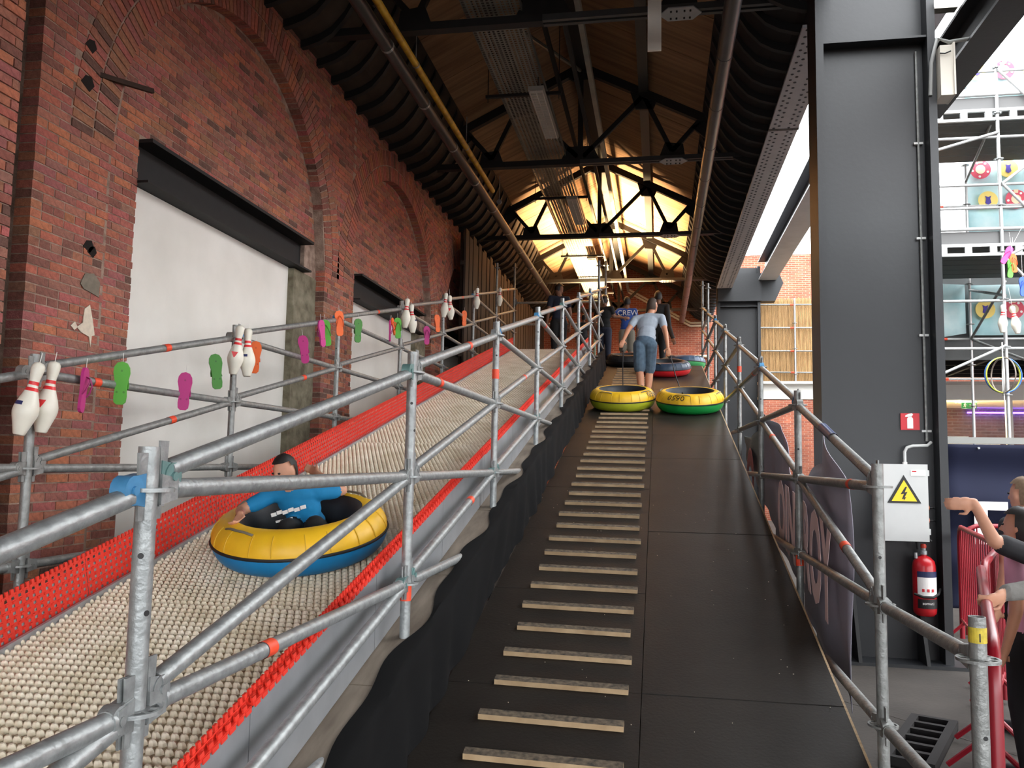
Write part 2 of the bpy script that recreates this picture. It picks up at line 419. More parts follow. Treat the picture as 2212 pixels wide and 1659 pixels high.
# curved black ribs at both eaves, with lining between them
prof = [(1.93, 7.06), (2.02, 6.86), (2.12, 6.66), (2.24, 6.46), (2.38, 6.3), (2.52, 6.22), (2.68, 6.17), (2.9, 6.14)]
for sx in (-1, 1):
    lm = MB()
    for i in range(len(prof) - 1):
        (a, za), (b, zb) = prof[i], prof[i + 1]
        ps = [(XC + sx * a, -7.4, za + .05), (XC + sx * b, -7.4, zb + .05), (XC + sx * b, 27.3, zb + .05), (XC + sx * a, 27.3, za + .05)]
        lm.hexa([*ps, *[(p[0], p[1], p[2] + .04) for p in ps]] if sx > 0 else [*ps[::-1], *[(p[0], p[1], p[2] + .04) for p in ps[::-1]]])
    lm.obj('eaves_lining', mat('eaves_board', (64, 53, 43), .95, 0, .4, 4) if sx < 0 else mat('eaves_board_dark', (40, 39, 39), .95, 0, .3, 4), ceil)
    rm_ = MB(); n = len(prof); vs = []
    for a, za in prof:
        for dy, dz in ((-.035, -.04), (.035, -.04), (.035, .06), (-.035, .06)): vs.append((XC + sx * a, dy, za + dz))
    fs = [(0, 1, 2, 3), tuple(4 * (n - 1) + i for i in (3, 2, 1, 0))]
    for i in range(n - 1): fs += [(4 * i + k, 4 * (i + 1) + k, 4 * (i + 1) + (k + 1) % 4, 4 * i + (k + 1) % 4) for k in range(4)]
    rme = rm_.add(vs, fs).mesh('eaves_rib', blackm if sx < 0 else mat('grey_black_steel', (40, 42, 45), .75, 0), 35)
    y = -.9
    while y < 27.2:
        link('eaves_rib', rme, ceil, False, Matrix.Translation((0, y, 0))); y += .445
# ------------------------------------------------------------------ hall on the right: far wall, bamboo screen, white beam
wr = MB().bb((2.1, 27.3, FL), (16, 27.7, 8.3))
wallr = struct('wall_back_right', wr, m_bk, label='sunlit brick end wall of the bright hall on the right')
wside = struct('wall_right', MB().bb((15.6, 5.5, FL), (16, 27.7, 7.5)), m_bk, label='brick side wall of the bright hall')

# unseen gate wall and low side roof, added to shape the daylight
fw = MB(); fw.bb((-4.5, -7.4, 3.7), (15.6, -7, 7.0)); fw.bb((-4.5, -7.4, FL), (-3.66, -7, 3.7)); fw.prism([(-4.2, 6.4), (1.6, 6.4), (-1.25, 8.2)], .3, (0, -7.3, 0), (1, 0, 0), (0, 0, 1), (0, 1, 0))
struct('wall_front_added', fw, m_bk, label='unseen brick gate wall added behind the camera')
cs = MB(); cs.bb((1.95, -7.4, 4.3), (15.6, 4.8, 4.5)); cs.bb((1.75, -7.4, 4.3), (1.95, 4.8, 6.7))
struct('ceiling_side_added', cs, m_lin, label='unseen low roof added right of the camera to limit daylight')
# ------------------------------------------------------------------ roof trusses
m_plate = mat('grey_plate', (168, 174, 178), .5, .4, .15, 10)
m_tie = mat('tie_underside', (70, 72, 74), .45, .3, .2, 6)
TY = [4.2 + 4.36 * k for k in range(6)]
for k, y in enumerate(TY):
    t = thing('roof_truss', 'black steel roof truss with tie bar, %s from the camera' % ORD[k], 'truss', (XC, y, 6.3), group='roof trusses')
    def zc_(x): return 7.9 - .5 * abs(x - XC)
    MB().bb((-4.15, y - .06, 6.27), (XC, y + .06, 6.36)).obj('tie_bar', blackm, t)
    mb = MB(); mb.bb((XC, y - .07, 6.27), (1.5, y - .02, 6.34)); mb.bb((XC, y + .02, 6.27), (1.5, y + .07, 6.34)); mb.obj('tie_bar', m_tie, t)
    for s in (-1, 1):
        MB().bar((XC, y, 7.9), (XC + s * 2.85, y, zc_(XC + s * 2.85)), .1, .13).obj('top_chord', blackm, t)
        MB().bar((XC + s * 1.0, y, 7.36), (XC + s * .05, y, 6.4), .06, .07).obj('diagonal', blackm, t)
        MB().bar((XC + s * 1.0, y, 7.36), (XC + s * 1.45, y, 6.42), .06, .07).obj('diagonal', blackm, t)
        MB().bar((XC + s * 1.45, y, 6.42), (XC + s * 1.9, y, 6.93), .06, .07).obj('diagonal', blackm, t)
        MB().prism([(s * .78, 1.28), (s * 1.0, 1.22), (s * 1.22, 1.08), (s * 1.15, .92), (s * .88, .94)], .05, (XC, y - .03, 6.2), (1, 0, 0), (0, 0, 1), (0, 1, 0)).obj('gusset', blackm, t)
        MB().prism([(s * 1.25, .06), (s * 1.65, .06), (s * 1.62, .26), (s * 1.34, .3)], .05, (XC, y - .03, 6.27), (1, 0, 0), (0, 0, 1), (0, 1, 0)).obj('gusset', blackm, t)
        MB().prism([(s * 1.75, .5), (s * 2.0, .62), (s * 2.1, .45), (s * 1.95, .32)], .05, (XC, y - .03, 6.3), (1, 0, 0), (0, 0, 1), (0, 1, 0)).obj('gusset', blackm, t)
    MB().bb((XC - .04, y - .04, 6.3), (XC + .04, y + .04, 7.85)).obj('king_post', blackm, t)
    MB().prism([(-.32, .06), (.32, .06), (.2, .3), (-.2, .3)], .06, (XC, y - .03, 6.27), (1, 0, 0), (0, 0, 1), (0, 1, 0)).obj('gusset', blackm, t)
    MB().prism([(-.3, -.2), (-.12, -.3), (.12, -.3), (.3, -.2), (.1, -.02), (-.1, -.02)], .06, (XC, y - .03, 7.98), (1, 0, 0), (0, 0, 1), (0, 1, 0)).obj('gusset', blackm, t)
    pp = MB().prism([(-.22, 0), (-.13, .13), (.13, .13), (.22, 0), (.13, -.13), (-.13, -.13)], .012, (.22, y - .02, 6.262), (1, 0, 0), (0, 1.0, 0), (0, 0, -1)).obj('splice_plate', m_plate, t)
    bm_ = MB()
    for dx in (-.1, -.04, .04, .1):
        for dy in (-.07, .07): bm_.tube((.22 + dx, y - .02 + dy, 6.25), (.22 + dx, y - .02 + dy, 6.235), .011, 6)
    bm_.obj('bolt', blackm, pp)
# longitudinal members
def longm(name, label, cat, x, z, wd, h, mt, y0=-1, y1=27.2):
    return single(name, label, cat, MB().bb((x - wd / 2, y0, z - h / 2), (x + wd / 2, y1, z + h / 2)), mt)
longm('ridge_beam', 'black steel ridge beam running under the roof apex', 'beam', XC, 7.93, .2, .18, blackm)
longm('purlin', 'grey black purlin on the right roof slope', 'beam', -.25, 7.47, .15, .14, mat('purlin_steel', (52, 54, 54), .5, .2))
longm('purlin', 'black purlin on the left roof slope', 'beam', -2.25, 7.47, .12, .12, blackm)
longm('ridge_rail', 'black rail beside the king posts, left one', 'beam', -1.42, 6.95, .05, .07, blackm)
longm('ridge_rail', 'black rail beside the king posts, right one', 'beam', -1.12, 6.75, .05, .07, blackm)
longm('cable_channel', 'pale grey cable channel hung beside the ridge', 'cable channel', -1.0, 7.2, .07, .12, mat('pale_channel', (168, 168, 160), .5, .3, .3, 3))
wl = single('wind_brace', 'pale diagonal brace rod under the ridge near the second truss', 'brace', MB().tube((-1.75, 10.0, 7.0), (-1.25, 12.7, 7.75), .03, 8), mat('brace_steel', (110, 112, 106), .5, .4))
# perforated cable tray
m_tray = mat('perforated_tray', (120, 122, 116), .45, .5, .2, 3)
def lattice(nx, ny, wx, ly, hole, th=.004):
    mb = MB(); dx, dy = wx / nx, ly / ny
    for i in range(nx):
        for j in range(ny):
            x0, y0 = i * dx, j * dy; a, b = hole * dx, hole * dy; o = (dx - a) / 2; p = (dy - b) / 2
            vs = [(x0, y0, 0), (x0 + dx, y0, 0), (x0 + dx, y0 + dy, 0), (x0, y0 + dy, 0), (x0 + o, y0 + p, 0), (x0 + o + a, y0 + p, 0), (x0 + o + a, y0 + p + b, 0), (x0 + o, y0 + p + b, 0)]
            mb.add(vs, [(0, 4, 5, 1), (1, 5, 6, 2), (2, 6, 7, 3), (3, 7, 4, 0)])
    return mb
lat = lattice(12, 44, .64, 2.2, .55); lat.bb((0, 0, 0), (.012, 2.19, .07)); lat.bb((.628, 0, 0), (.64, 2.19, .07))
lme = lat.mesh('tray_section', m_tray)
tr = thing('cable_tray', 'wide perforated metal cable tray hanging under the roof', 'cable tray', (-2.12, -1, 6.42))
for i in range(12): link('tray_section', lme, tr, False, Matrix.Translation((-2.12, .6 + 2.2 * i, 6.42)))
cb_ = MB()
for i, (dx, r) in enumerate(((.1, .018), (.16, .012), (.24, .02), (.33, .015), (.42, .012), (.52, .02))): cb_.tube((-2.12 + dx, -1, 6.44 + r), (-2.12 + dx, 27, 6.44 + r), r, 6)
tag(single('tray_cables', 'black cables lying in the perforated tray', 'cable', cb_, mat('black_cable', (20, 20, 20), .6)), kind='stuff')
for k in range(5):
    y = 6.15 + 4.36 * k
    t = thing('tray_hanger', 'black trapeze hanger bar under the cable tray, %s from the camera' % ORD[k], 'hanger', (-1.8, y, 6.38), group='cable tray hangers')
    MB().bb((-2.3, y - .02, 6.36), (-1.28, y + .02, 6.4)).obj('bar', blackm, t)
    for x in (-2.27, -1.31): MB().tube((x, y, 6.3), (x, y, zroof(x)), .006, 6).obj('rod', blackm, t)
# fluorescent fittings under the tray
m_lb = mat('lamp_body', (150, 148, 142), .5, .2); m_lv = mat('lamp_louvre', (196, 192, 184), .4, .1)
for k in range(5):
    y = 5.55 + 4.36 * k
    t = thing('fluorescent_lamp', 'unlit fluorescent louvre lamp under cable tray, %s from the camera' % ORD[k], 'lamp', (-1.53, y, 6.2), group='fluorescent lamps')
    MB().bb((-1.63, y, 6.16), (-1.43, y + 1.6, 6.21)).obj('housing', m_lb, t)
    lv = MB()
    for i in range(20): lv.bb((-1.61, y + .03 + i * .078, 6.13), (-1.45, y + .04 + i * .078, 6.16))
    for x in (-1.61, -1.53, -1.452): lv.bb((x, y + .02, 6.13), (x + .006, y + 1.56, 6.16))
    lv.obj('louvre', m_lv, t)
    for yy in (y + .2, y + 1.35): MB().tube((-1.53, yy, 6.21), (-1.53, yy, 6.42), .006, 6).obj('suspension', blackm, t)
# pipes under the eaves
m_bp = mat('black_pipe', (46, 47, 48), .38, .2, .2, 5); m_yp = mat('yellow_pipe', (214, 170, 42), .45, 0, .2, 8, rgb2=(160, 120, 34)); m_gp = mat('dark_grey_duct', (86, 89, 92), .33, .55, .2, 4)
t = thing('black_pipe', 'black round pipe along the left eaves', 'pipe', (-2.9, 0, 5.95))
MB().tube((-2.9, 2, 5.95), (-2.9, 21.6, 5.95), .075, 16).obj('pipe_run', m_bp, t, 40)
for i in range(9): MB().lathe([(.079, -.02), (.079, .02)], 16, (-2.9, 8.2 + i * 1.45, 5.95), Matrix.Rotation(PI / 2, 3, 'X')).obj('pipe_clamp', galv, t)
t = thing('yellow_pipe', 'yellow gas pipe beside the black pipe along the eaves', 'pipe', (-2.82, 0, 6.13))
MB().tube((-2.82, 2, 6.13), (-2.82, 13.6, 6.13), .042, 14).obj('pipe_run', m_yp, t, 40)
for i in range(4):
    MB().lathe([(.046, -.012), (.046, .012)], 14, (-2.82, 6.4 + i * 2.6, 6.13), Matrix.Rotation(PI / 2, 3, 'X')).obj('pipe_clamp', galv, t)
    MB().tube((-2.82, 6.4 + i * 2.6, 6.17), (-2.82, 6.4 + i * 2.6, 6.6), .006, 6).obj('hanger_rod', galv, t)
t = thing('grey_duct', 'dark grey round duct along the right eaves', 'duct', (.7, 0, 5.95))
MB().tube((.7, 2, 5.95), (.7, 25.9, 5.95), .085, 20).obj('duct_run', m_gp, t, 40)
for i in range(14): MB().lathe([(.089, -.015), (.089, .015)], 20, (.7, 7.6 + i * 1.3, 5.95), Matrix.Rotation(PI / 2, 3, 'X')).obj('duct_joint', m_gp, t)
single('white_tie_panel', 'narrow white panel hanging from the nearest visible tie bar', 'panel', MB().bb((-.12, 8.36, 5.78), (.02, 8.39, 6.33)), m_white)
# ------------------------------------------------------------------ riveted girder and steel columns on the right
m_gir = mat('girder_paint', (172, 172, 178), .5, .1, .12, 4)
g = thing('riveted_girder', 'grey riveted steel girder carrying the right eaves', 'girder', (1.6, 8.4, 5.95))
MB().bb((1.43, 8.4, 5.93), (1.8, 21.08, 5.96)).obj('bottom_flange', m_gir, g)
MB().bb((1.5, 8.4, 5.96), (1.72, 21.08, 6.2)).obj('web_box', darkm, g)
rv = MB()
for x, ph in ((1.485, 0), (1.545, .07), (1.675, 0), (1.735, .07)):
    y = 8.45 + ph
    while y < 21.0: rv.ball((x, y, 5.932), (.021, .021, .014), 6); y += .14
tag(rv.obj('rivets', mat('rivet_paint', (70, 70, 74), .55), g), kind='stuff')
MB().bb((1.425, 11.0, 5.925), (1.81, 11.06, 5.96)).obj('splice_joint', darkm, g)
def column(y, label):
    c = thing('steel_column', label, 'column', (1.97, y, FL))
    MB().bb((1.5, y + .16, FL), (2.46, y + .22, 6.5)).obj('web', darkm, c)
    MB().bb((1.45, y, FL), (1.52, y + .42, 6.5)).obj('flange', darkm, c)
    MB().bb((2.43, y, FL), (2.5, y + .42, 6.5)).obj('flange', darkm, c)
    MB().bb((1.52, y + .02, 5.48), (2.43, y + .16, 5.5)).obj('stiffener', darkm, c)
    MB().bb((1.35, y - .08, FL), (2.6, y + .5, FL + .03)).obj('base_plate', darkm, c)
    for x in (1.7, 2.25): MB().prism([(0, 0), (-.28, 0), (0, .7)], .03, (x, y + .17, FL + .03), (0, 1, 0), (0, 0, 1), (1, 0, 0)).obj('gusset_plate', blackm, c)
    return c
c1 = column(7.85, 'huge anthracite steel column beside the red barriers')
c2 = column(21.2, 'far anthracite steel column behind the ramp railing')
MB().bb((1.46, 21.1, 5.6), (2.52, 21.2, 6.3)).obj('head_plate', darkm, c2)
MB().prism([(2.5, 5.6), (2.85, 5.6), (3.05, 6.05), (2.95, 6.3), (2.5, 6.3)], .3, (0, 21.15, 0), (1, 0, 0), (0, 0, 1), (0, 1, 0)).obj('bracket', darkm, c2)
t = thing('crane_beam', 'dark steel crane beam between the two columns in the bright hall', 'beam', (2.65, 10, 6.15))
mb = MB(); mb.bb((2.45, 8.6, 6.13), (2.88, 21.2, 6.16)); mb.obj('flange', m_gir, t); MB().bb((2.62, 8.6, 6.16), (2.7, 21.2, 6.6)).obj('web', darkm, t); MB().bb((2.45, 8.6, 6.6), (2.88, 21.2, 6.63)).obj('flange', darkm, t)
t = thing('crane_beam', 'dark steel beam reaching up right from the huge column', 'beam', (2.95, 7, 5.6))
mb = MB(); mb.bb((2.75, 4, 5.35), (3.05, 9.5, 5.38)); mb.obj('flange', darkm, t); MB().bb((2.86, 4, 5.38), (2.93, 9.5, 5.75)).obj('web', blackm, t); MB().bb((2.75, 4, 5.75), (3.05, 9.5, 5.78)).obj('flange', darkm, t)
q = MB()
for i in range(10): q.bb((2.5, 7.95 - .25 * i, 5.79 + .0), (2.74, 8.05 - .25 * i, 5.81))
q.obj('tarp_edge', mat('silver_foil', (150, 146, 136), .35, .6, .4, 20), t)
# fittings on the big column
YF = 8.0
m_gb = mat('light_grey_box', (196, 198, 196), .45, 0, .05, 6); m_red = mat('sign_red', (196, 34, 46), .5); m_wht = mat('sign_white', (236, 234, 230), .5); m_ylw = mat('warning_yellow', (246, 206, 30), .5); m_blk = mat('print_black', (18, 18, 20), .5)
t = thing('electric_box', 'light grey electrical cabinet with lightning warning on huge column', 'box', (2.12, YF, .88))
MB().bb((1.93, YF - .16, .88), (2.31, YF + .01, 1.53)).obj('cabinet', m_gb, t)
MB().bb((1.92, YF - .18, .87), (2.32, YF - .15, 1.54)).obj('door', m_gb, t)
s = MB().prism([(-.14, 0), (.14, 0), (0, .245)], .004, (2.12, YF - .181, 1.2), (1, 0, 0), (0, 0, 1), (0, -1, 0)).obj('warning_sign', m_blk, t)
MB().prism([(-.105, 0), (.105, 0), (0, .184)], .003, (2.12, YF - .185, 1.217), (1, 0, 0), (0, 0, 1), (0, -1, 0)).obj('yellow_field', m_ylw, s)
MB().prism([(.012, .12), (-.028, .055), (.0, .06), (-.018, .012), (-.003, .016), (-.003, 0), (.018, .03), (.004, .028), (.03, .078), (.006, .072), (.026, .12)], .002, (2.118, YF - .188, 1.222), (1, 0, 0), (0, 0, 1), (0, -1, 0)).obj('lightning_bolt', m_blk, s)
MB().bb((2.18, YF - .184, 1.44), (2.3, YF - .18, 1.49)).obj('maker_label', m_wht, t)
MB().bb((2.19, YF - .186, 1.472), (2.225, YF - .183, 1.484)).obj('maker_mark', m_red, t)
for z in (1.44, .93): MB().bb((2.31, YF - .17, z), (2.335, YF - .12, z + .05)).obj('hinge', m_gb, t)
for z, c in ((1.16, (200, 110, 60)), (1.05, (190, 120, 100))):
    MB().tube((2.31, YF - .08, z), (2.35, YF - .08, z), .022, 10).obj('socket', mat('socket_%d' % int(z * 100), c, .6), t)
    MB().sweep([(2.35, YF - .08, z), (2.38, YF - .08, z), (2.41, YF - .06, z - .01)], .006, 6).obj('plug_cable', m_blk, t)
single('cabinet_conduit', 'grey bent conduit leaving the electrical cabinet top', 'conduit', MB().sweep([(2.17, YF - .05, 1.53), (2.17, YF - .05, 1.65), (2.19, YF - .05, 1.69), (2.24, YF - .05, 1.705), (2.36, YF - .05, 1.71), (2.4, YF - .03, 1.74)], .014, 8), m_gb, 60)
MB().tube((2.17, YF - .05, 1.525), (2.17, YF - .05, 1.56), .02, 10).obj('cable_gland', m_wht, t)
s = thing('extinguisher_sign', 'square red fire extinguisher sign on huge column', 'sign', (2.23, YF, 1.85))
MB().bb((2.155, YF - .006, 1.85), (2.315, YF + .008, 2.0)).obj('panel', m_red, s)
sx = MB(); sx.prism([(-.025, 0), (.025, 0), (.025, .09), (.012, .108), (-.012, .108), (-.025, .09)], .003, (2.235, YF - .006, 1.862), (1, 0, 0), (0, 0, 1), (0, -1, 0)); sx.prism([(-.01, .105), (.012, .105), (.03, .125), (.02, .138), (-.01, .132), (-.035, .12), (-.038, .105)], .003, (2.232, YF - .006, 1.862), (1, 0, 0), (0, 0, 1), (0, -1, 0)); sx.obj('pictogram', m_wht, s)
e = thing('fire_extinguisher', 'red fire extinguisher hanging on the huge column', 'extinguisher', (2.29, YF - .1, .23))
er = mat('extinguisher_red', (170, 24, 32), .28, 0, .05, 4)
MB().lathe([(0, 0), (.07, .0), (.09, .02), (.095, .05), (.095, .42), (.085, .47), (.05, .505), (.025, .515), (.025, .53)], 24, (2.29, YF - .1, .23)).obj('cylinder', er, e, 50)
MB().lathe([(.03, 0), (.03, .03), (.02, .035), (.02, .06)], 12, (2.29, YF - .1, .755)).obj('valve', galv, e, 40)
MB().lathe([(.022, 0), (.026, .02), (.018, .035)], 12, (2.29, YF - .1, .81)).obj('knob', mat('knob_red', (190, 60, 40), .5), e, 40)
MB().sweep([(2.24, YF - .12, .8), (2.23, YF - .12, .87), (2.27, YF - .12, .9), (2.32, YF - .12, .895), (2.35, YF - .12, .87)], .012, 8).obj('carry_handle', blackm, e, 60)
MB().tube((2.22, YF - .12, .72), (2.22, YF - .12, .77), .014, 8).obj('gauge', galv, e)
MB().lathe([(.0965, .17), (.0965, .38)], 12, (2.29, YF - .1, .23), None, False, -PI * .78, -PI * .12).obj('label_sheet', m_wht, e)
MB().lathe([(.0972, .335), (.0972, .385)], 12, (2.29, YF - .1, .23), None, False, -PI * .78, -PI * .12).obj('label_band', mat('label_navy', (30, 40, 80), .5), e)
MB().lathe([(.0972, .07), (.0972, .15)], 12, (2.29, YF - .1, .23), None, False, -PI * .78, -PI * .12).obj('label_band', m_blk, e)
q = MB()
for i in range(3):
    tt = -PI * (.62 - .13 * i); q.box((2.29 + .098 * math.cos(tt), YF - .1 + .098 * math.sin(tt), .455), (.02, .004, .025), Matrix.Rotation(tt + PI / 2, 3, 'Z'))
q.obj('label_icons', m_red, e)
tm = text_mesh('somati', .035, .001, 'label_text', m_wht)
link('label_text', tm, e, False, Matrix.Translation((2.29, YF - .199, .335)) @ Matrix.Rotation(PI / 2, 4, 'X'))
MB().sweep([(2.19, YF - .16, .42), (2.25, YF - .205, .4), (2.33, YF - .205, .4), (2.39, YF - .14, .42), (2.42, YF - .1, .46)], .011, 8).obj('hose', blackm, e, 60)
single('column_conduit', 'thin dark conduit running up the right side of the huge column', 'conduit', MB().tube((2.37, YF - .01, 1.75), (2.37, YF - .01, 5.4), .012, 8), galv_d)
for i, z in enumerate((1.83, 2.7, 3.6, 4.5)): MB().bb((2.33, YF - .02, z), (2.41, YF + .01, z + .02)).obj('saddle', m_gb, c1)
single('column_cable', 'loose grey cable tied at the top of the huge column', 'cable', MB().sweep([(2.44, 7.84, 4.9), (2.45, 7.82, 5.2), (2.5, 7.8, 5.42), (2.6, 7.8, 5.38), (2.78, 7.8, 5.4)], .018, 8), mat('grey_cable', (140, 142, 140), .6), 60)
t = thing('junction_box', 'cream metal box mounted beside the column top', 'box', (2.6, 7.9, 4.85))
MB().bb((2.505, 7.75, 4.86), (2.62, 7.95, 5.33)).obj('case', mat('cream_metal', (205, 200, 188), .5), t)
MB().bb((2.615, 7.74, 4.86), (2.63, 7.96, 5.35)).obj('lid', mat('cream_metal', (205, 200, 188)), t)
MB().sweep([(2.5, 7.74, 5.25), (2.54, 7.73, 5.24), (2.59, 7.73, 5.26)], .006, 6).obj('wire', blackm, t)
# ------------------------------------------------------------------ slide
m_mat = mat('white_slide_mat', (234, 226, 208), .55, 0, .16, 5, rgb2=(208, 196, 170))
m_redm = mat('red_mat', (222, 54, 38), .5, 0, .12, 6)
m_deck = mat('weathered_plywood', (128, 116, 102), .8, 0, .35, 4, rgb2=(92, 80, 68), stretch=(3, .6, 1), bump=.1)
XL, XRT = -2.70, -1.285
LT = 1.2; NT = 12; Y0 = 1.35
dys = LT * math.cos(TILT)
sl = thing('tube_slide', 'white studded tubing slide between red side mats', 'slide', (-2, Y0, zs(Y0)))
km = MB(); nx, ny = 40, 27; wx = XRT - XL; px_, py_ = wx / nx, LT / ny
km.mi = 1; km.bb((0, .004, -.012), (wx, LT - .006, 0)); km.mi = 0
for j in range(ny):
    for i in range(nx):
        cx_ = (i + .5 + (.25 if j % 2 else -.25)) * px_; cy_ = (j + .5) * py_; vs = []
        for r, z in ((.0155, 0), (.013, .012), (.007, .018)):
            for k in range(6): vs.append((cx_ + 1.12 * r * math.cos(PI / 3 * k), cy_ + .85 * r * math.sin(PI / 3 * k), z * 1.15))
        fs = [(a * 6 + k, a * 6 + (k + 1) % 6, a * 6 + 6 + (k + 1) % 6, a * 6 + 6 + k) for a in (0, 1) for k in range(6)]
        km.add(vs, fs + [(12, 13, 14, 15, 16, 17)])
kme = km.mesh('mat_tile', [m_mat, mat('mat_base', (208, 196, 170), .7, 0, .2, 6)])
gm = lattice(6, 30, .2, LT - .004, .4)
for i in range(7):
    for j in range(30): gm.box((.2 * i / 6, LT * (j + (.5 if i % 2 else 0)) / 30, -.003), (.010, .014, .006))
for j in range(40): gm.box((.21, LT * (j + .5) / 40, 0), (.03, .016, .008))
gm.bb((.198, 0, -.004), (.206, LT, .006))
gme = gm.mesh('red_side_mat', m_redm)
fm = MB(); fm.bb((-.012, 0, -.008), (.012, LT, .002))
for j in range(24):
    for i in range(3): fm.box((-.009 + i * .008, LT * (j + .25 + .2 * (i % 2)) / 24, .009), (.006, .024, .016))
    fm.box((.013, LT * (j + .5) / 24, -.008), (.004, .034, .016))
fme = fm.mesh('red_edge_fringe', m_redm)
T4 = RX.to_4x4()
for i in range(NT):
    y = Y0 + i * dys
    link('mat_tile', kme, sl, False, Matrix.Translation((XL, y, zs(y))) @ T4)
    # left guard: lattice x axis -> up
    Rg = Matrix(((0, 0, -1), (0, 1, 0), (1, 0, 0))).to_4x4()
    link('red_side_mat', gme, sl, False, Matrix.Translation((XL - .0195, y, zs(y) + .02)) @ T4 @ Rg)
    Rg2 = Matrix(((0, 0, 1), (0, 1, 0), (1, 0, 0))).to_4x4()
    link('red_side_mat', gme, sl, False, Matrix.Translation((XRT + .0, y, zs(y) + .02)) @ T4 @ Rg2)
    link('red_edge_fringe', fme, sl, False, Matrix.Translation((XRT + .012 + random.uniform(-.004, .004), y, zs(y) + .215 + random.uniform(-.006, .006))) @ T4)
    MB().hexa([(XL - .03, y, zs(y) - .15), (XL - .022, y, zs(y) - .15), (XL - .022, y + dys - .004, zs(y + dys) - .15), (XL - .03, y + dys - .004, zs(y + dys) - .15),
               (XL - .03, y, zs(y) + .2), (XL - .022, y, zs(y) + .2), (XL - .022, y + dys - .004, zs(y + dys) + .2), (XL - .03, y + dys - .004, zs(y + dys) + .2)]).obj('guard_sheet', galv_sheet, sl)
    MB().hexa([(XL - .005, y, zs(y)), (XL + .012, y, zs(y)), (XL + .012, y + dys, zs(y + dys)), (XL - .005, y + dys, zs(y + dys)),
               (XL - .005, y, zs(y) + .035), (XL + .012, y, zs(y) + .035), (XL + .012, y + dys, zs(y + dys) + .035), (XL - .005, y + dys, zs(y + dys) + .035)]).obj('guard_foot', galv_sheet, sl)
    MB().hexa([(XRT + .01, y + .003, zs(y) - .15), (XRT + .018, y + .003, zs(y) - .15), (XRT + .018, y + dys - .003, zs(y + dys) - .15), (XRT + .01, y + dys - .003, zs(y + dys) - .15),
               (XRT + .01, y + .003, zs(y) + .2), (XRT + .018, y + .003, zs(y) + .2), (XRT + .018, y + dys - .003, zs(y + dys) + .2), (XRT + .01, y + dys - .003, zs(y + dys) + .2)]).obj('guard_sheet', galv_sheet, sl)
dk = thing('slide_deck', 'weathered plywood deck boards under the slide', 'deck', (-2, 1, .2))
XD = -1.1
for i in range(12):
    y = .95 + i * 1.22; a, b = y + .004, y + 1.216
    zd = lambda q: zs(q) - .155
    MB().hexa([(-2.76, a, zd(a) - .02), (XD, a, zd(a) - .02), (XD, b, zd(b) - .02), (-2.76, b, zd(b) - .02), (-2.76, a, zd(a)), (XD, a, zd(a)), (XD, b, zd(b)), (-2.76, b, zd(b))]).obj('deck_board', m_deck, dk)
# black skirt cloth between slide deck and ramp
m_cloth = mat('black_cloth', (13, 13, 14), .95, 0, .3, 6, spec=.15)
cl = MB(); ny, nz = 260, 9; vs = []
def fold(y, s): return (.024 * math.sin(y * 4.3 + 2.7 * math.sin(y * 1.7) + s) + .012 * math.sin(y * 11.3 + 2.2 * math.sin(y * .9) + s * 5) * (.4 + .6 * math.sin(y * .7) ** 2)) * s
for j in range(ny + 1):
    y = 1.6 + 15.2 * j / ny
    edge = .03 * math.sin(y * 2.7) + .03 * math.sin(y * 1.1 + 1) + .02 * math.sin(y * 6.1)
    zt = zs(y) - .16; zb = zr(y) + .005
    vs.append((XD - .03 - .05 * math.sin(y * 2.3) ** 2 - .02 * math.sin(y * 9), y, zs(y) - .148)); vs.append((XD + .006, y, zs(y) - .143 + .006 * math.sin(y * 11)))
    for i in range(nz):
        s_ = i / (nz - 1)
        vs.append((XD + .01 + .02 * s_ + abs(fold(y, s_ + .35)) * .9 + .01, y + .02 * math.sin(y * 5 + 3 * s_), zt + (zb - zt) * s_))
W_ = nz + 2
for j in range(ny):
    for i in range(nz + 1): cl.f.append((j * W_ + i, (j + 1) * W_ + i, (j + 1) * W_ + i + 1, j * W_ + i + 1)); cl.m.append(0)
cl.v = vs
single('skirt_cloth', 'black cloth skirt hanging between slide deck and dark ramp', 'cloth', cl, m_cloth, 60)
# ------------------------------------------------------------------ walking ramp
m_ramp = mat('dark_film_plywood', (35, 31, 27), .55, 0, .3, 3.5, rgb2=(26, 22, 19), bump=.08, bscale=60, spec=.22)
m_cleat = mat('pale_wood', (176, 150, 116), .7, 0, .25, 9, rgb2=(148, 122, 90), stretch=(1, 9, 1))
m_ctop = mat('worn_dark_wood', (110, 96, 78), .75, 0, .6, 40, rgb2=(48, 42, 36))
rp = thing('walking_ramp', 'dark plywood walking ramp with wooden foot cleats', 'ramp', (0, 1.75, FL))
RXL, RXR, RMID = -1.05, .85, -.08
def slab(y0, y1, x0, x1, th, e=0): 
    return [(x0, y0, zr(y0) - th + e), (x1, y0, zr(y0) - th + e), (x1, y1, zr(y1) - th + e), (x0, y1, zr(y1) - th + e), (x0, y0, zr(y0) + e), (x1, y0, zr(y0) + e), (x1, y1, zr(y1) + e), (x0, y1, zr(y1) + e)]
y = 1.76; i = 0
while y < 17.0:
    y1 = min(y + 1.215, 17.1)
    for a, b in ((RXL, RMID - .002), (RMID + .002, RXR)):
        MB().hexa(slab(y + .003, y1 - .003, a, b, .021, random.uniform(-.002, .002))).obj('ramp_panel', m_ramp, rp)
    y = y1; i += 1
